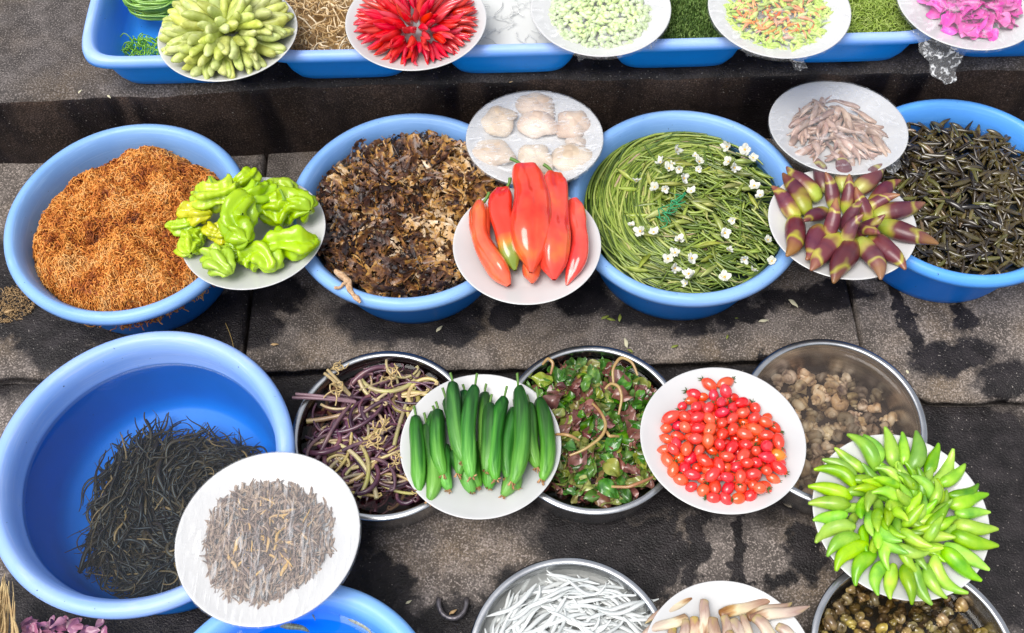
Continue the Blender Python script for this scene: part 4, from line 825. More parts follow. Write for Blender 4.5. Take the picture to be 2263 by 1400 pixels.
# ---- pan 2 : leaves
m_leaf = mat('wet_leaf', [(.0, (.018, .045, .008)), (.2, (.035, .12, .012)), (.42, (.12, .24, .03)), (.60, (.26, .30, .06)), (.72, (.16, .09, .035)), (.86, (.15, .045, .035)), (1, (.28, .14, .12))], scale=70, rough=.22, src='rand', mix=.16, coat=.35, bump=.4, bscale=110, bdist=.0015)
def leafmat(nm, ramp): return mat(nm, ramp, scale=70, rough=.22, coat=.35, bump=.4, bscale=110, bdist=.0015, rv=(.015, .12, .3))
LM = [(leafmat('wet_green_leaf', [(.3, (.025, .09, .010)), (.5, (.05, .16, .016)), (.7, (.14, .28, .035))]), 'wet dark green leaf'), (leafmat('wet_olive_leaf', [(.3, (.09, .12, .02)), (.5, (.22, .26, .05)), (.7, (.30, .30, .08))]), 'wet yellowish olive leaf'),
      (leafmat('wet_maroon_leaf', [(.3, (.08, .025, .02)), (.5, (.17, .055, .045)), (.7, (.28, .13, .11))]), 'wet maroon leaf')]
lv = [[blade('leaf', .036, .021, lm[0], .24, k, heart=True, cup=.35, wav=.16, A=16, B=9) for k in range(6)] for lm in LM]
g_ = np.random.RandomState(19)
for i in range(290):
    q = .100*math.sqrt(g_.uniform()); a = g_.uniform(0, 6.28); z = .058+.018*(i/290)+g_.uniform(-.003, .003)
    Rm = rotz(g_.uniform(0, 6.28))@rotx(g_.normal(0, .4))@frame([1, 0, g_.normal(0, .25)])
    c_ = g_.choice(3, p=(.42, .27, .31))
    solo('leaf', lv[c_][i % 6], TR(P2+np.array([q*math.cos(a), q*math.sin(a), z]), Rm, g_.uniform(.4, 1.15)), LM[c_][1]+' among the tangle filling the middle steel pan', 'leaf', LM[c_][1]+' heap in the middle steel pan')
m_lst = mat('pinkish_stalk', [(.3, (.32, .14, .06)), (.7, (.42, .34, .12))], scale=20, rough=.3, coat=.4)
def lfz(x, y): return 1130+x/3.333, 740+y/3.333
for i, (pts, lb) in enumerate([([(755, 380), (740, 270), (800, 180), (890, 215), (930, 300)], 'arched tan stalk at the back of the leaf pan'), ([(690, 400), (730, 370), (790, 400), (815, 480), (790, 590)], 'looped yellow stalk right of the leaf pan centre'), ([(600, 510), (660, 580), (700, 680), (670, 770), (540, 860), (430, 890)], 'long S shaped tan stalk across the leaf pan'), ([(330, 735), (420, 760), (500, 780)], 'pink stalk tip touching the cucumber plate'), ([(740, 1120), (860, 1140), (960, 1100), (1040, 1050)], 'pink stalk at the front right of the leaf pan'), ([(690, 700), (720, 770), (790, 750)], 'short yellow stalk bend in the leaf pan'), ([(230, 220), (270, 190), (310, 230), (290, 290)], 'small green curled stalk at the back left of the leaf pan')]):
    C_ = np.array([at(*lfz(*p), .068) for p in pts]); tt_ = np.linspace(0, 1, len(pts)); u = np.linspace(0, 1, 24)
    P_ = np.stack([np.interp(u, tt_, C_[:, j]) for j in range(3)], 1)
    for _ in range(4): P_[1:-1] = (P_[:-2]+2*P_[1:-1]+P_[2:])/4
    P_[:, 2] += .008*np.sin(u*PI); V, Q, _ = tubes(P_[None], np.interp(u, [0, .5, 1], [.0017, .0024, .0016])[None], 8)
    solo('stalk', mesh('stalk', V, Q, m_lst), np.eye(4), lb, 'stalk')
LB = []
for i in range(620):
    q = .102*math.sqrt(g_.uniform()); a = g_.uniform(0, 6.28)
    LB.append((TR(P2+np.array([q*math.cos(a), q*math.sin(a), .054+g_.uniform(0, .014)]), rotz(g_.uniform(0, 6.28))@rotx(g_.normal(0, .4))@frame([1, 0, g_.normal(0, .25)]), g_.uniform(.4, .9)), i % 6))
V, Q = bake(LB, lv[0]); vi = np.repeat(g_.rand(len(LB)), 16*9)
solo('leaf_tangle', mesh('leaf_tangle', V, Q, mat('leaf_tangle', [(.0, (.02, .07, .01)), (.4, (.07, .16, .02)), (.55, (.20, .22, .05)), (.7, (.16, .06, .04)), (1, (.22, .10, .08))], scale=90, rough=.3, src='tint', mix=.15, coat=.2), tint=vi), np.eye(4), 'lower layer of small mixed leaves beneath the top ones in the leaf pan', 'leaves', kind='stuff')
V, Q, t = moundmesh(PR-.012, lambda X, Y: .050+0*X, 14, 50, 5, .003, 70)
solo('leaf_mush', mesh('leaf_mush', V, Q[:, ::-1], solid('dark_leaf_mush', (.035, .045, .018), rough=.3)), TR(P2), 'dark mush beneath the wet leaves', 'mush', kind='stuff')
# ---- snails
def snail(name, m, turns, up, r1, grow, sides=10, K=46, seed=0):
    t = np.linspace(0, 1, K); a = t*turns*2*PI; s = (.06+.94*t**grow); R_ = s*r1*.62
    P = np.stack([R_*np.cos(a), R_*np.sin(a), up*(1-s)], 1); V, Q, _ = tubes(P[None], (s*r1*.60)[None], sides); V -= V.mean(0); V = V[:, [2, 0, 1]]
    return mesh(name, V, Q, m)
m_sn1 = mat('beige_shell', [(.3, (.10, .06, .05)), (.5, (.62, .50, .34)), (.7, (.86, .80, .66))], scale=70, rough=.4, rv=(.02, .3, .65)); m_sn2 = mat('dark_shell', [(.25, (.06, .038, .018)), (.5, (.22, .15, .055)), (.75, (.44, .34, .12))], scale=90, rough=.22, rv=(.02, .15, .5), coat=.5, bump=.2, bscale=200)
sn1 = [snail('pointed_snail', m_sn1, 3.6, .022, .0100, 1.4, seed=k) for k in range(1)]; sn2 = [snail('round_snail', m_sn2, 3.2, .012, .0078, 1.5)]
V, Q, t = moundmesh(PR-.012, lambda X, Y: .0052+0*X, 14, 50, 5, .001, 70)
solo('snail_silt', mesh('snail_silt', V, Q[:, ::-1], solid('dark_brown_silt', (.035, .026, .022), rough=.6)), TR(P3), 'dark silt at the bottom of the murky snail pan', 'silt', kind='stuff')
for (nm, me, c, n, r, lab, cat, grp, z0, sd_) in [('pointed_snail', sn1[0], P3, 140, .0086, 'pointed beige snail shell under the murky water', 'snail', 'pointed snails in the murky pan', .004, 3), ('round_snail', sn2[0], P5, 295, .0079, 'round dark brown snail in the crowded steel pan', 'snail', 'round dark snails in the right steel pan', .024, 4)]:
    X = pile(n, r, PR-(.014 if nm[0] == 'r' else .018), z0, 160, False, sd_, True, .05)
    for q in X: solo(nm, me, TR(c+q, frame(rs.normal(size=3)*np.array([1, 1, .6]), rnd.uniform(0, 6)), rnd.uniform(.8, 1.25)), lab, cat, grp)
# ---- pan 4 : white noodle strips
m_ndl = mat('translucent_white_strip', [(.3, (.62, .66, .66)), (.7, (.82, .84, .83))], scale=40, rough=.3, coat=.2, rv=(0, .1, .12), trans=.25)
g_ = np.random.RandomState(29); nv = []
for k in range(10):
    K = 22; u = np.linspace(0, 1, K); an = g_.normal(0, .9)*(u-.5)+.25*np.sin(u*6+k); L_ = .085; X = np.cumsum(np.cos(an))*L_/K; Y = np.cumsum(np.sin(an))*L_/K
    V, Q, _ = tubes(np.stack([X-X.mean(), Y-Y.mean(), .003*np.sin(u*5+k)], 1)[None], (np.interp(u, [0, .2, .8, 1], [.25, 1, .9, .2])*.0033)[None], 8, flat=.45); nv.append(mesh('noodle_strip', V, Q, m_ndl))
NS = []
for i in range(760):
    q = .100*math.sqrt(g_.uniform()); a = g_.uniform(0, 6.28); x_, y_ = q*math.cos(a), q*math.sin(a)
    h = math.atan2(y_+.02, x_-.02)+PI/2+g_.normal(0, .35) if x_ < -.01 else g_.normal(-.25, .35)
    NS.append((TR(P4+np.array([x_, y_, .044+.030*i/760+g_.uniform(-.002, .002)]), rotz(h)@frame([1, 0, g_.normal(0, .06)]), g_.uniform(.55, .95)), i % 10))
V, Q = bake(NS[:-300], nv); solo('noodle_mass', mesh('noodle_mass', V, Q, m_ndl), np.eye(4), 'lower white noodle strips beneath the top ones', 'noodles', kind='stuff')
for M_, k_ in NS[-300:]:
    solo('noodle_strip', nv[k_], M_, 'translucent white noodle strip in the steel pan at the bottom', 'noodle strip', 'white noodle strips in the steel pan')
# ---- tub contents
def inpan(cx, a, b=.155): return cx, TY, a-.012, b
def rect_surface(cx, a, b, z, amp, seed, fr=60., n=60):
    xs = np.linspace(-1, 1, n); X, Y = np.meshgrid(xs*a, xs*b, indexing='ij'); P = np.stack([X, Y, z+0*X], -1); P[..., 2] += noise3(P, seed, fr, 4)[..., 2]*amp; return grids(P[None])
def rect_strands(n, a, b, z, L, r, K, seed, curl, zj, tb_=(2, 2), sides=4):
    g_ = np.random.RandomState(seed); P_, c_, _ = curl_strands(n, 1., lambda X, Y: 0*X, L, r, K, seed, curl, zj)
    cc = P_[..., :2].mean(1, keepdims=True); tgt = np.stack([g_.uniform(-a, a, n), g_.uniform(-b, b, n)], 1)[:, None]; P_[..., :2] += tgt-cc; P_[..., 2] += z
    P_[..., 0] = np.clip(P_[..., 0], -a, a); P_[..., 1] = np.clip(P_[..., 1], -b, b)
    return tubes(P_, np.full((n, K), r)*g_.uniform(.7, 1.3, (n, 1)), sides, tint=g_.beta(tb_[0], tb_[1], n))
m_tan = mat('tan_strand', [(.0, (.30, .15, .04)), (.5, (.60, .42, .20)), (1, (.78, .66, .48))], scale=40, rough=.3, src='tint', mix=.1, coat=.3)
m_mos = mat('green_moss', [(.0, (.03, .07, .012)), (.5, (.12, .22, .04)), (1, (.30, .42, .12))], scale=90, rough=.5, src='tint', mix=.25)
m_lgw = mat('light_green_weed', [(.0, (.12, .20, .02)), (.5, (.30, .42, .06)), (1, (.50, .60, .18))], scale=60, rough=.4, src='tint', mix=.2)
m_whs = mat('clear_thread', [(.0, (.45, .46, .46)), (1, (.75, .76, .74))], scale=50, rough=.25, src='tint', mix=.1)
TZ = .155
for (k, m, srf, strands, lb, cat, mt) in [
    (1, m_tan, (.045, .002, .2), (700, .062, .045, .0011, 12, 41, 2.5, .006), 'tangled pale tan strands in the second blue tub', 'strands', 'strands'),
    (2, m_whs, (.058, .001, .45), (90, .062, .05, .0005, 12, 42, 2.5, .001), 'fine clear threads in whitish water in the third blue tub', 'threads', 'threads'),
    (3, m_mos, (.058, .004, .3), (9000, .064, .008, .0005, 5, 43, 3., .005), 'dark green moss filling the fourth blue tub', 'moss', 'moss'),
    (4, m_lgw, (.060, .004, .4), (3500, .066, .03, .0006, 7, 44, 1.2, .004), 'light green stringy weed filling the fifth blue tub', 'weed', 'weed'),
    (5, m_mos, (.058, .004, .3), (1500, .062, .01, .0006, 5, 45, 3., .005), 'green moss glimpsed in the last blue tub', 'moss', 'moss')]:
    cx, a = tubs[k][0], tubs[k][1]-.014
    sf = rect_surface(cx, a, .150, srf[0], srf[1], k); st = rect_strands(strands[0], a, .150, strands[1], strands[2], strands[3], strands[4], strands[5], strands[6], strands[7])
    V, Q, T = merge([(sf[0], sf[1], np.full(len(sf[0]), srf[2])), st])
    solo(mt, mesh(mt, V, Q, m, tint=T), TR((cx, TY, TZ), rotz(-.01)), lb, cat, kind='stuff')
# green stalk coil and loose sprigs in the first tub
m_gar = mat('bright_green_stalk', [(.3, (.14, .36, .03)), (.7, (.36, .62, .09))], scale=30, rough=.3, coat=.3, rv=(.01, .05, .2))
c0 = at(350, -25, .215); N_ = 60; K = 44; u = np.linspace(0, 1, K); g_ = np.random.RandomState(3); P_ = []
for j in range(N_):
    rx_, ry_ = g_.uniform(.022, .052), g_.uniform(.022, .050); ph = g_.uniform(0, 6.28); an = ph+u*g_.uniform(3.5, 6.5); e = .6
    P_.append(np.stack([rx_*np.sign(np.cos(an))*np.abs(np.cos(an))**e, ry_*np.sign(np.sin(an))*np.abs(np.sin(an))**e, g_.uniform(-.018, .016)+.003*np.sin(an*2+j)], 1))
V, Q, T = tubes(np.array(P_), np.full((N_, K), .0017), 7)
solo('stalk_coil', mesh('stalk_coil', V, Q, m_gar), TR(c0), 'coiled bundle of bright green stalks at the back of the first tub', 'stalks')
c1 = at(322, 108, .172)
P_, c_, _ = curl_strands(70, .036, lambda X, Y: 0*X, .04, .001, 12, 61, 1.8, .008); V, Q, T = tubes(P_, np.full((70, 12), .0009), 5); V[:, 1] *= .6
solo('green_sprigs', mesh('green_sprigs', V, Q, m_gar), TR(c1), 'loose thin green sprigs at the front of the first tub', 'sprigs', kind='stuff')
P_ = np.array([[at(242, 88+45*x, .185-.02*x) for x in np.linspace(0, 1, 8)]]); V, Q, T = tubes(P_, np.full((1, 8), .0012), 6)
solo('green_stalk', mesh('green_stalk', V, Q, m_gar), np.eye(4), 'single short green stalk leaning on the inner left of the first tub', 'stalk')

# ==================================================================== filmed plates
def film(key, top, ztop, label, mt, sag=.0, seed=0, wr=.0012, grow=1.0, foot=None):
    M, R = PL[key]; nr, ns = 44, 120; rr = np.linspace(.002, 1, nr); th = np.arange(ns)*2*PI/ns
    X = R*grow*rr[:, None]*np.cos(th); Y = R*grow*rr[:, None]*np.sin(th); q = rr[:, None]+0*th
    Z = .0182+(ztop-.0182)*np.clip(1-(q/top)**2.2, 0, 1)
    P = np.stack([X, Y, Z], -1); nz_ = noise3(P, seed, 90, 4)[..., 2]; P[..., 2] += np.abs(nz_)*wr*(q < .985)+.0006
    last = P[-1:].copy(); last[..., :2] *= 1.012; last[..., 2] = .0125; l2 = last.copy(); l2[..., :2] *= .93; l2[..., 2] = .004
    P = np.concatenate([P, last, l2], 0)
    V, Q, _ = grids(P[None], wrap=True)
    return solo('cling_film', mesh('cling_film', V, Q[:, ::-1], mt), M, label, 'cling film')
f1 = film_mat('cling_film_soft', .06, .25, 55); f2 = film_mat('cling_film_creased', .14, .45, 60, (1, 2.5, 1)); f3 = film_mat('cling_film_lines', .10, .30, 70, (2.5, .35, 1))
# mushrooms
m_msh = mat('beige_mushroom', [(.25, (.36, .24, .17)), (.5, (.58, .45, .34)), (.75, (.72, .62, .52))], scale=28, rough=.45, rv=(.01, .1, .1), bump=.3, bscale=60)
def mushmesh(k):
    r_ = np.random.RandomState(k); rr = np.array([0.01, .3, .55, .75, .9, 1, 1.0, .9, .5, .01]); zz = np.array([.014, .0138, .0125, .0105, .008, .005, .003, .0015, 0, 0]); th = np.arange(40)*2*PI/40
    w_ = 1+.10*np.sin(2*th+r_.uniform(0, 6))+.07*np.sin(3*th+r_.uniform(0, 6))+.05*np.sin(5*th+k)
    P = np.stack([rr[:, None]*.021*w_*np.cos(th), rr[:, None]*.021*w_*np.sin(th), zz[:, None]+.0015*np.sin(3*th+k)*rr[:, None]], -1); V, Q, _ = grids(P[None], wrap=True); V = V+noise3(V, k, 150, 3)*.0016
    return mesh('mushroom', V, Q[:, ::-1], m_msh)
mus = [mushmesh(k) for k in range(4)]
def mz(x, y): return 750+x/2.978, y/2.978
for i, (x_, y_, lb) in enumerate([(1300, 690, 'beige mushroom cap at the back edge of the wrapped plate'), (1050, 790, 'beige mushroom cap at the upper left of the wrapped plate'), (1305, 810, 'beige mushroom cap in the upper centre of the wrapped plate'), (1540, 810, 'beige mushroom cap at the upper right of the wrapped plate'), (1010, 1000, 'browner mushroom cap at the lower left of the wrapped plate'), (1290, 1040, 'square beige mushroom cap at the lower centre of the wrapped plate'), (1530, 1030, 'large beige mushroom cap at the lower right of the wrapped plate'), (1560, 930, 'small beige mushroom cap at the right of the wrapped plate')]):
    p = at(*mz(x_, y_), .012, PL['mush'][0]); p[2] = .003
    solo('mushroom', mus[i % 4], onp('mush', p, rotz(i*1.7), 1.35 if i != 7 else .8), lb, 'mushroom')
film('mush', .95, .0215, 'crinkled cling film over the mushroom plate', f2, seed=2)
# squid
m_sq = mat('brown_pink_squid', [(.3, (.17, .095, .08)), (.5, (.38, .25, .20)), (.7, (.56, .42, .34))], scale=40, rough=.3, rv=(.01, .1, .2), coat=.3)
sq = [podmesh('squid', .052, .0056, [.5, .9, 1, .95, .8, .6, .4, .12], m_sq, .05*k, .12*k, 9, 18, 3, .12, .08, k, .8) for k in (-1, 0, 1, 2)]
def sz(x, y): return 1503+x/2.978, y/2.978
g_ = np.random.RandomState(8); M0 = PL['squid'][0]; c0 = at(*sz(1040, 860), .01, M0)
for i in range(95):
    q = math.sqrt(g_.uniform())*.062; a = g_.uniform(0, 6.28); h = g_.normal(1.0 if math.cos(a) < 0 else -.9, .5)+(PI if i % 2 else 0)
    solo('squid', sq[i % 4], onp('squid', np.array([c0[0]+q*math.cos(a)*1.1, c0[1]+q*math.sin(a), .006+.014*(1-q/.062)*g_.uniform(.3, 1)]), frame([math.cos(h), math.sin(h), g_.uniform(-.2, .2)], g_.uniform(0, 6)), g_.uniform(.7, 1.1)), 'brownish pink small squid piled under the film', 'squid', 'small squid on the wrapped plate')
film('squid', .95, .026, 'loose cling film over the squid plate', f1, seed=3)
# slivers
m_slv = mat('brown_sliver', [(.0, (.06, .032, .028)), (.4, (.20, .13, .10)), (.75, (.34, .25, .19)), (.94, (.50, .31, .10)), (1, (.52, .32, .08))], scale=150, rough=.5, src='rand', mix=.22)
sl = [podmesh('sliver', .024, .0022, [.5, .9, 1, .85, .9, .8, .4], m_slv, .05*k, .05*k, 6, 9, 2, .2, .1, k, .6) for k in (-1, 0, 1, 2)]
g_ = np.random.RandomState(12); M0 = PL['sliver'][0]; SL = []
def vz(x, y): return x/2, 700+y/2
c0 = at(*vz(1175, 980), .008, M0)
for i in range(900):
    q = math.sqrt(g_.uniform())*.077; a = g_.uniform(0, 6.28); rr_ = 1+.08*math.sin(3*a+1); z = .0045+.015*(1-(q/.080)**2)*g_.uniform(.55, 1); h = g_.normal(1.5, .75)
    SL.append((z, onp('sliver', np.array([c0[0]+q*math.cos(a)*rr_, c0[1]+q*math.sin(a)*rr_, z]), frame([math.cos(h), math.sin(h), g_.uniform(-.2, .2)], g_.uniform(0, 6)), g_.uniform(.6, 1.15)), i % 4))
SL.sort(key=lambda s: -s[0])
for s in SL[:300]: solo('sliver', sl[s[2]], s[1], 'thin brown sliver in the heap under film on the largest plate', 'sliver', 'brown slivers on the largest plate')
V, Q = bake([(s[1], s[2]) for s in SL[300:]], sl); m_slm = mat('brown_sliver_mass', [(.35, (.09, .05, .04)), (.5, (.22, .15, .11)), (.65, (.34, .25, .18))], scale=140, rough=.5)
solo('sliver_heap', mesh('sliver_heap', V, Q, m_slm), np.eye(4), 'lower brown slivers beneath the top ones on the largest plate', 'slivers', kind='stuff')
film('sliver', .90, .0225, 'tight cling film with fine creases over the brown slivers', f3, seed=4, wr=.0008)
# peas, mixed buds
def grains(key, name, specs, n, Rr, label_, cat, grp, ctr, seed, h=.013):
    g_ = np.random.RandomState(seed); out = []
    for i in range(n):
        q = math.sqrt(g_.uniform())*Rr; a = g_.uniform(0, 6.28); k = g_.randint(len(specs))
        z = .0055+h*(1-(q/Rr)**2)*g_.uniform(.35, 1); hh = g_.uniform(0, 6.28)
        out.append((z, onp(key, np.array([ctr[0]+q*math.cos(a), ctr[1]+q*math.sin(a), z]), frame([math.cos(hh), math.sin(hh), g_.uniform(-.3, .3)], g_.uniform(0, 6)), g_.uniform(.75, 1.2)), k))
    # the picture shows only the front of these plates
    out.sort(key=lambda s: (s[1][1, 3] > 1.19, -s[0]))
    for s in out[:300]: solo(name[s[2]], specs[s[2]], s[1], label_[s[2]], cat[s[2]], grp)
    return out[300:]
m_pea = mat('pale_green_seed', [(.25, (.36, .50, .14)), (.5, (.55, .66, .32)), (.8, (.74, .78, .58))], scale=120, rough=.35, rv=(.01, .25, .15))
m_obd = mat('orange_bud', [(.25, (.50, .14, .05)), (.5, (.66, .26, .08)), (.8, (.74, .46, .26))], scale=60, rough=.4, rv=(.015, .15, .2)); m_gbd = mat('green_bud', [(.25, (.26, .38, .05)), (.6, (.46, .56, .14)), (.8, (.62, .68, .32))], scale=60, rough=.4, rv=(.015, .1, .2))
peas = [podmesh('pea', .0105, .0034, [.4, .9, 1, .9, .4], m_pea, .05, .08, 8, 9)]
bo = podmesh('orange_bud', .020, .0024, [.3, .9, 1, .7, .5, .15], m_obd, .05, .1, 7, 10); bg_ = podmesh('green_bud', .012, .0030, [.4, .9, 1, .8, .3], m_gbd, .05, .05, 8, 9)
r1 = grains('pea', ['pea'], peas, 620, .072, ['pale green split pea under the film on the white plate'], ['pea'], 'pale green peas on the wrapped plate', (0., -.004), 51)
V, Q = bake([(s[1], s[2]) for s in r1], peas); solo('pea_heap', mesh('pea_heap', V, Q, m_pea), np.eye(4), 'lower pale green peas beneath the top ones', 'peas', kind='stuff')
film('pea', .93, .0225, 'misty cling film over the pale green peas', f1, seed=5)
r2 = grains('mix', ['orange_bud', 'green_bud'], [bo, bg_], 640, .074, ['slender orange bud in the mixed heap under film', 'small green bud in the mixed heap under film'], ['bud', 'bud'], 'mixed buds on the wrapped plate', (-.002, .0), 52)
V, Q = bake([(s[1], s[2]) for s in r2], [bo, bg_]); solo('bud_heap', mesh('bud_heap', V, Q, m_gbd), np.eye(4), 'lower buds beneath the top ones of the mixed heap', 'buds', kind='stuff')
film('mix', .93, .0225, 'cling film over the mixed orange and green buds', f1, seed=6)
# petals
m_mag = mat('magenta_petal', [(.25, (.50, .03, .28)), (.6, (.68, .08, .42)), (.85, (.76, .30, .58))], scale=30, rough=.4, rv=(.015, .1, .15))
pts_ = [blade('petal', .030, .030, m_mag, .25, k, heart=True, cup=.25, wav=.12, A=10, B=9) for k in range(5)]
g_ = np.random.RandomState(14)
for i in range(120):
    q = math.sqrt(g_.uniform())*.066; a = g_.uniform(0, 6.28); h = g_.uniform(0, 6.28)
    solo('petal', pts_[i % 5], onp('petal', np.array([q*math.cos(a)+.006, q*math.sin(a)+.002, .006+.020*(1-(q/.07)**2)*g_.uniform(.3, 1)]), rotz(h)@rotx(g_.normal(0, .4)), g_.uniform(.7, 1.1)), 'magenta flower petal heaped under the film in the top right corner', 'petal', 'magenta petals on the corner plate')
film('petal', .93, .030, 'cling film over the magenta petals', f1, seed=7)
def flap(pts, label, seed):
    """crumpled loose corner of film; pts = four corners in the world"""
    a, b, c, d = [np.array(p) for p in pts]; n = 26; u = np.linspace(0, 1, n)[:, None, None]; v = np.linspace(0, 1, n)[None, :, None]
    P = (a*(1-u)+b*u)*(1-v)+(d*(1-u)+c*u)*v; P = P+noise3(P*1., seed, 170, 4)*.0045*(np.sin(v*PI/2)+.15)
    V, Q, _ = grids(P[None]); solo('loose_film', mesh('loose_film', V, Q, f4), np.eye(4), label, 'cling film')
f4 = film_mat('cling_film_crumpled', .10, .75, 110)
yy = lambda px, py, z: at(px, py, z)
flap([yy(2018, 78, .245), yy(2140, 108, .245), yy(2098, 185, .20), yy(2078, 192, .20)], 'crumpled film corner hanging from the petal plate', 1)
flap([yy(2012, 66, .246), yy(2030, 72, .246), yy(2090, 138, .22), yy(2056, 112, .226)], 'narrow twisted strip of film left of the hanging corner', 5)
flap([yy(1738, 125, .245), yy(1775, 128, .245), yy(1780, 156, .225), yy(1762, 152, .225)], 'small film tail hanging from the mixed bud plate', 2)
flap([yy(1634, 104, .245), yy(1690, 126, .245), yy(1684, 126, .236), yy(1650, 124, .236)], 'crinkled film edge under the left of the mixed bud plate', 6)
flap([yy(1262, 116, .245), yy(1330, 124, .245), yy(1318, 131, .240), yy(1275, 128, .240)], 'crinkled film edge under the pea plate', 3)
flap([yy(1425, 110, .245), yy(1452, 88, .245), yy(1446, 104, .236), yy(1432, 118, .232)], 'small film scrap at the right of the pea plate', 4)
flap([yy(1960, 372, .142), yy(1996, 330, .142), yy(1992, 366, .136), yy(1975, 385, .136)], 'loose film fold at the lower right of the squid plate', 8)

# ==================================================================== shoots plate, odds and ends
m_sho = mat('pale_shoot', [(.0, (.22, .10, .04)), (.14, (.46, .28, .13)), (.3, (.64, .56, .38)), (.55, (.52, .40, .30)), (.8, (.34, .21, .16)), (1, (.40, .30, .12))], src='tint', mix=.42, scale=60, rough=.38, rv=(.012, .2, .12), stretch=(.5, 2, 2), bump=.15, bscale=90, coat=.2)
sh = [podmesh('pale_shoot', .07, .0062, [.85, 1, 1, .98, .95, .85, .6, .1], m_sho, .02, .03*k, 12, 20, 2, .16, .05, k, .7, True) for k in (-1, 0, 1)]
sh2 = [podmesh('pale_shoot', .07, .0075, [.7, 1, 1, 1, 1.02, 1, .95, .8], m_sho, .02, .03*k, 12, 20, 2, .16, .05, k, .75, True) for k in (-1, 0, 1)]
def hz(x, y): return 1380+x/5.143, 1260+y/5.143
M0 = PL['shoot'][0]
for i, (x0, y0, x1, y1, h, v, w_, lb) in enumerate([(770, 310, 240, 610, .010, 0, 1.0, 'pale halved shoot lying alone at the upper left of the plate'), (700, 540, 180, 730, .012, 0, 1.2, 'pink tinged shoot leaning out to the left'), (1100, 520, 1700, 360, .013, 0, 1.4, 'olive tinged shoot slanting up to the right plate edge'), (1400, 520, 1900, 370, .018, 0, 1.3, 'mauve shoot pointing at the snail pan rim'), (1460, 560, 2110, 420, .024, 0, 1.3, 'long pink shoot reaching over the snail pan'),
    (925, 350, 905, 800, .020, 1, 1., 'shoot with a brown cut top standing furthest back'), (690, 570, 640, 950, .014, 1, 1., 'stubby pale shoot in the left of the row'), (800, 540, 790, 950, .018, 1, 1., 'shoot with a brown end left of the centre'), (1020, 550, 1050, 980, .022, 1, 1.2, 'broad cream shoot at the centre of the row'), (1130, 530, 1190, 950, .022, 1, .95, 'slim cream shoot right of the centre'), (1240, 560, 1370, 960, .022, 1, 1.15, 'shoot with a mauve cut face right of the centre'), (1360, 520, 1480, 940, .024, 1, .8, 'narrow shoot between the two broad right ones'), (1480, 540, 1760, 880, .026, 1, 1.2, 'thick cream shoot lying towards the lower right'), (1740, 630, 2000, 840, .020, 1, 1., 'cream shoot nearest the right plate edge'), (570, 660, 480, 980, .012, 1, .9, 'short cut shoot at the left end of the row'), (1180, 700, 1260, 1000, .030, 1, .9, 'short shoot lying over the front of the row')]):
    a = at(*hz(x0, y0), h, M0); b = at(*hz(x1, y1), h, M0); L_ = np.linalg.norm(a-b); me = (sh if v == 0 else sh2)[i % 3]; s = L_/.07
    solo('pale_shoot', me, onp('shoot', (a+b)/2, frame((b-a) if v == 0 else (a-b))@np.diag([s, w_*.74, w_*.74])), lb, 'shoot')
# iron ring half buried
m_iron = mat('worn_iron', [(.3, (.10, .09, .10)), (.7, (.30, .28, .30))], scale=60, rough=.42, metal=.8, bump=.4, bscale=200)
P_ = []
for t_ in np.linspace(0, PI, 30):
    P_.append(at(1000-31*math.cos(t_)+0, 1325+42*math.sin(t_)**.8, -.022+.004*math.sin(t_)))
P_ = np.array([[P_[0][0], P_[0][1]+.001, -.045]]+P_+[[P_[-1][0], P_[-1][1]+.001, -.045]])
V, Q, _ = tubes(P_[None], np.full((1, 32), .0034), 10); solo('iron_ring', mesh('iron_ring', V, Q, m_iron), np.eye(4), 'worn iron ring set into the dark stone between basin and pan', 'iron ring')
# straw, purple leaves
m_str = mat('dry_straw', [(.3, (.36, .22, .08)), (.7, (.62, .46, .20))], scale=60, rough=.7, rv=(0, .1, .2))
P_ = []; g_ = np.random.RandomState(2); u = np.linspace(0, 1, 14)
for j in range(34):
    x0 = g_.uniform(-40, 46); y1 = g_.uniform(1255, 1330)+(abs(x0-12)*1.2); P_.append([at(x0+(18-x0)*t_*.5+3*math.sin(t_*6+j), 1440+(y1-1440)*t_, .005+.03*t_) for t_ in u])
V, Q, _ = tubes(np.array(P_), np.interp(u, [0, .8, 1], [.0016, .001, .0004])[None]*g_.uniform(.6, 1.5, (34, 1)), 5)
solo('straw_bundle', mesh('straw_bundle', V, Q, m_str), np.eye(4), 'bundle of dry straw at the bottom left corner', 'straw')
m_pur = mat('mauve_leaf', [(.25, (.20, .06, .12)), (.55, (.34, .13, .22)), (.8, (.50, .30, .34))], scale=60, rough=.35, rv=(.01, .1, .2), coat=.2)
pl_ = [blade('mauve_leaf', .019, .012, m_pur, .15, k, heart=True, cup=.2, wav=.06, A=12, B=7) for k in range(4)]
for i in range(46):
    p = at(g_.uniform(55, 225), g_.uniform(1372, 1440), -.012+g_.uniform(0, .02)+.00); 
    if i < 5: p = at(*[(170, 1385), (127, 1378), (90, 1380), (205, 1395), (232, 1398)][i], .012)
    solo('mauve_leaf', pl_[i % 4], TR(p, rotz(g_.uniform(0, 6))@rotx(g_.normal(0, .5)), g_.uniform(.7, 1.2)), 'small mauve leaf in the heap at the bottom left', 'leaf', 'mauve leaves heaped at the bottom left')
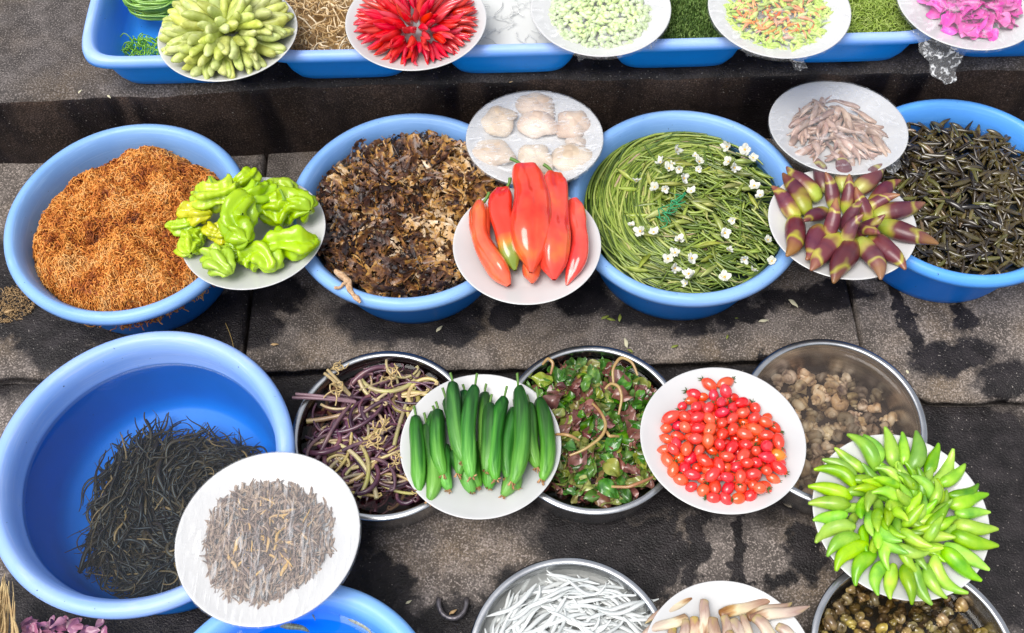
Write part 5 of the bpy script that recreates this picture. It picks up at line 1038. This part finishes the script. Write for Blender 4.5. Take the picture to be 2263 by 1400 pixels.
# scraps on the stone
m_scr = solid('pale_scrap', (.62, .58, .40), rough=.6); m_scg = solid('green_scrap', (.22, .26, .04), rough=.5); m_sct = solid('tan_scrap', (.50, .33, .16), rough=.7); m_dk = solid('dark_scrap', (.04, .03, .02), rough=.7)
sc_ = {k: podmesh('scrap', .016, .003, [.2, .9, 1, .6, .15], m, .1, .1, 8, 10, 2, .2, .1, 1, .5) for k, m in (('w', m_scr), ('g', m_scg), ('t', m_sct))}
for (x_, y_, z, k, a, s, lb, cat) in [(1385, 758, .004, 'w', 1.7, 1., 'pale bud lying behind the leaf pan', 'bud'), (1393, 775, .004, 'g', 2.6, .6, 'tiny green bud just below the pale bud behind the leaf pan', 'bud'), (1338, 703, .003, 'g', .4, .8, 'left green bud fallen in front of the flower basin', 'bud'), (1350, 708, .003, 'g', -.3, .8, 'middle green bud fallen in front of the flower basin', 'bud'), (1371, 703, .003, 'g', 1.4, .8, 'right green bud fallen in front of the flower basin', 'bud'),
    (1688, 711, .003, 'w', .1, .9, 'pale scrap at the edge of the dark wet stain', 'scrap'), (1752, 672, .003, 'w', -.9, 1.1, 'pale sliver of stem near the bamboo shoot plate', 'scrap'), (1492, 767, .003, 'g', .3, .7, 'yellowish leaf scrap between the leaf pan and tomato plate', 'scrap'), (1608, 745, .003, 'g', 1.2, .5, 'tiny green scrap behind the tomato plate', 'scrap'), (1628, 704, .003, 'g', 0, .3, 'green crumb near the flower basin', 'scrap'), (972, 728, .003, 'w', .8, .8, 'pale stalk scrap on the wet stain by the lichen basin', 'scrap'),
    (2004, 824, -.004, 'w', -1.2, .9, 'pale pinkish flake in the joint beside the snail pan', 'scrap'), (904, 1332, -.027, 'w', .5, .55, 'cream crumb left of the iron ring', 'crumb'), (1002, 1354, -.024, 't', .5, .7, 'ochre scrap caught inside the iron ring', 'scrap'), (607, 763, .003, 't', 0, .7, 'tan patch of residue in front of the lime pepper plate', 'scrap'), (178, 203, .03, 'w', 1., .5, 'pale crumb on the dark riser below the first tub', 'crumb'), (240, 214, .03, 'w', -.9, .6, 'thin pale scrap on the dark riser below the first tub', 'scrap'), (20, 690, .003, 't', .3, .9, 'tan crumb left of the orange seaweed basin', 'crumb'), (1130, 182, .12, 't', .4, .4, 'tan crumb under the third tub', 'crumb')]:
    p = at(x_, y_, z)
    if 'riser' in lb or 'under the third tub' in lb: d_ = ray(x_, y_); p = O+d_*((1.079-0)/d_[1])
    solo('scrap', sc_[k], TR(p, rotz(a), s), lb, cat)
P_, c_, _ = curl_strands(420, .045, lambda X, Y: 0*X, .010, .0006, 6, 91, 3., .002); V, Q, T = tubes(P_, np.full((420, 6), .0006), 3)
V1 = V*np.array([.8, .7, 1])
solo('seaweed_crumbs', mesh('seaweed_crumbs', V1, Q, m_sct), TR(at(25, 672, .004)), 'crumbs of orange seaweed on the stone left of the basin', 'crumbs', kind='stuff')
P_ = np.array([[at(468+25*x+3*math.sin(x*4), 745-30+95*x*.9, .004) for x in np.linspace(0, 1, 12)]]); V, Q, _ = tubes(P_+np.array([.02, 0, 0]), np.full((1, 12), .0005), 4)
solo('straw', mesh('straw', V, Q, m_str), np.eye(4), 'single thin straw on the stone above the largest basin', 'straw')
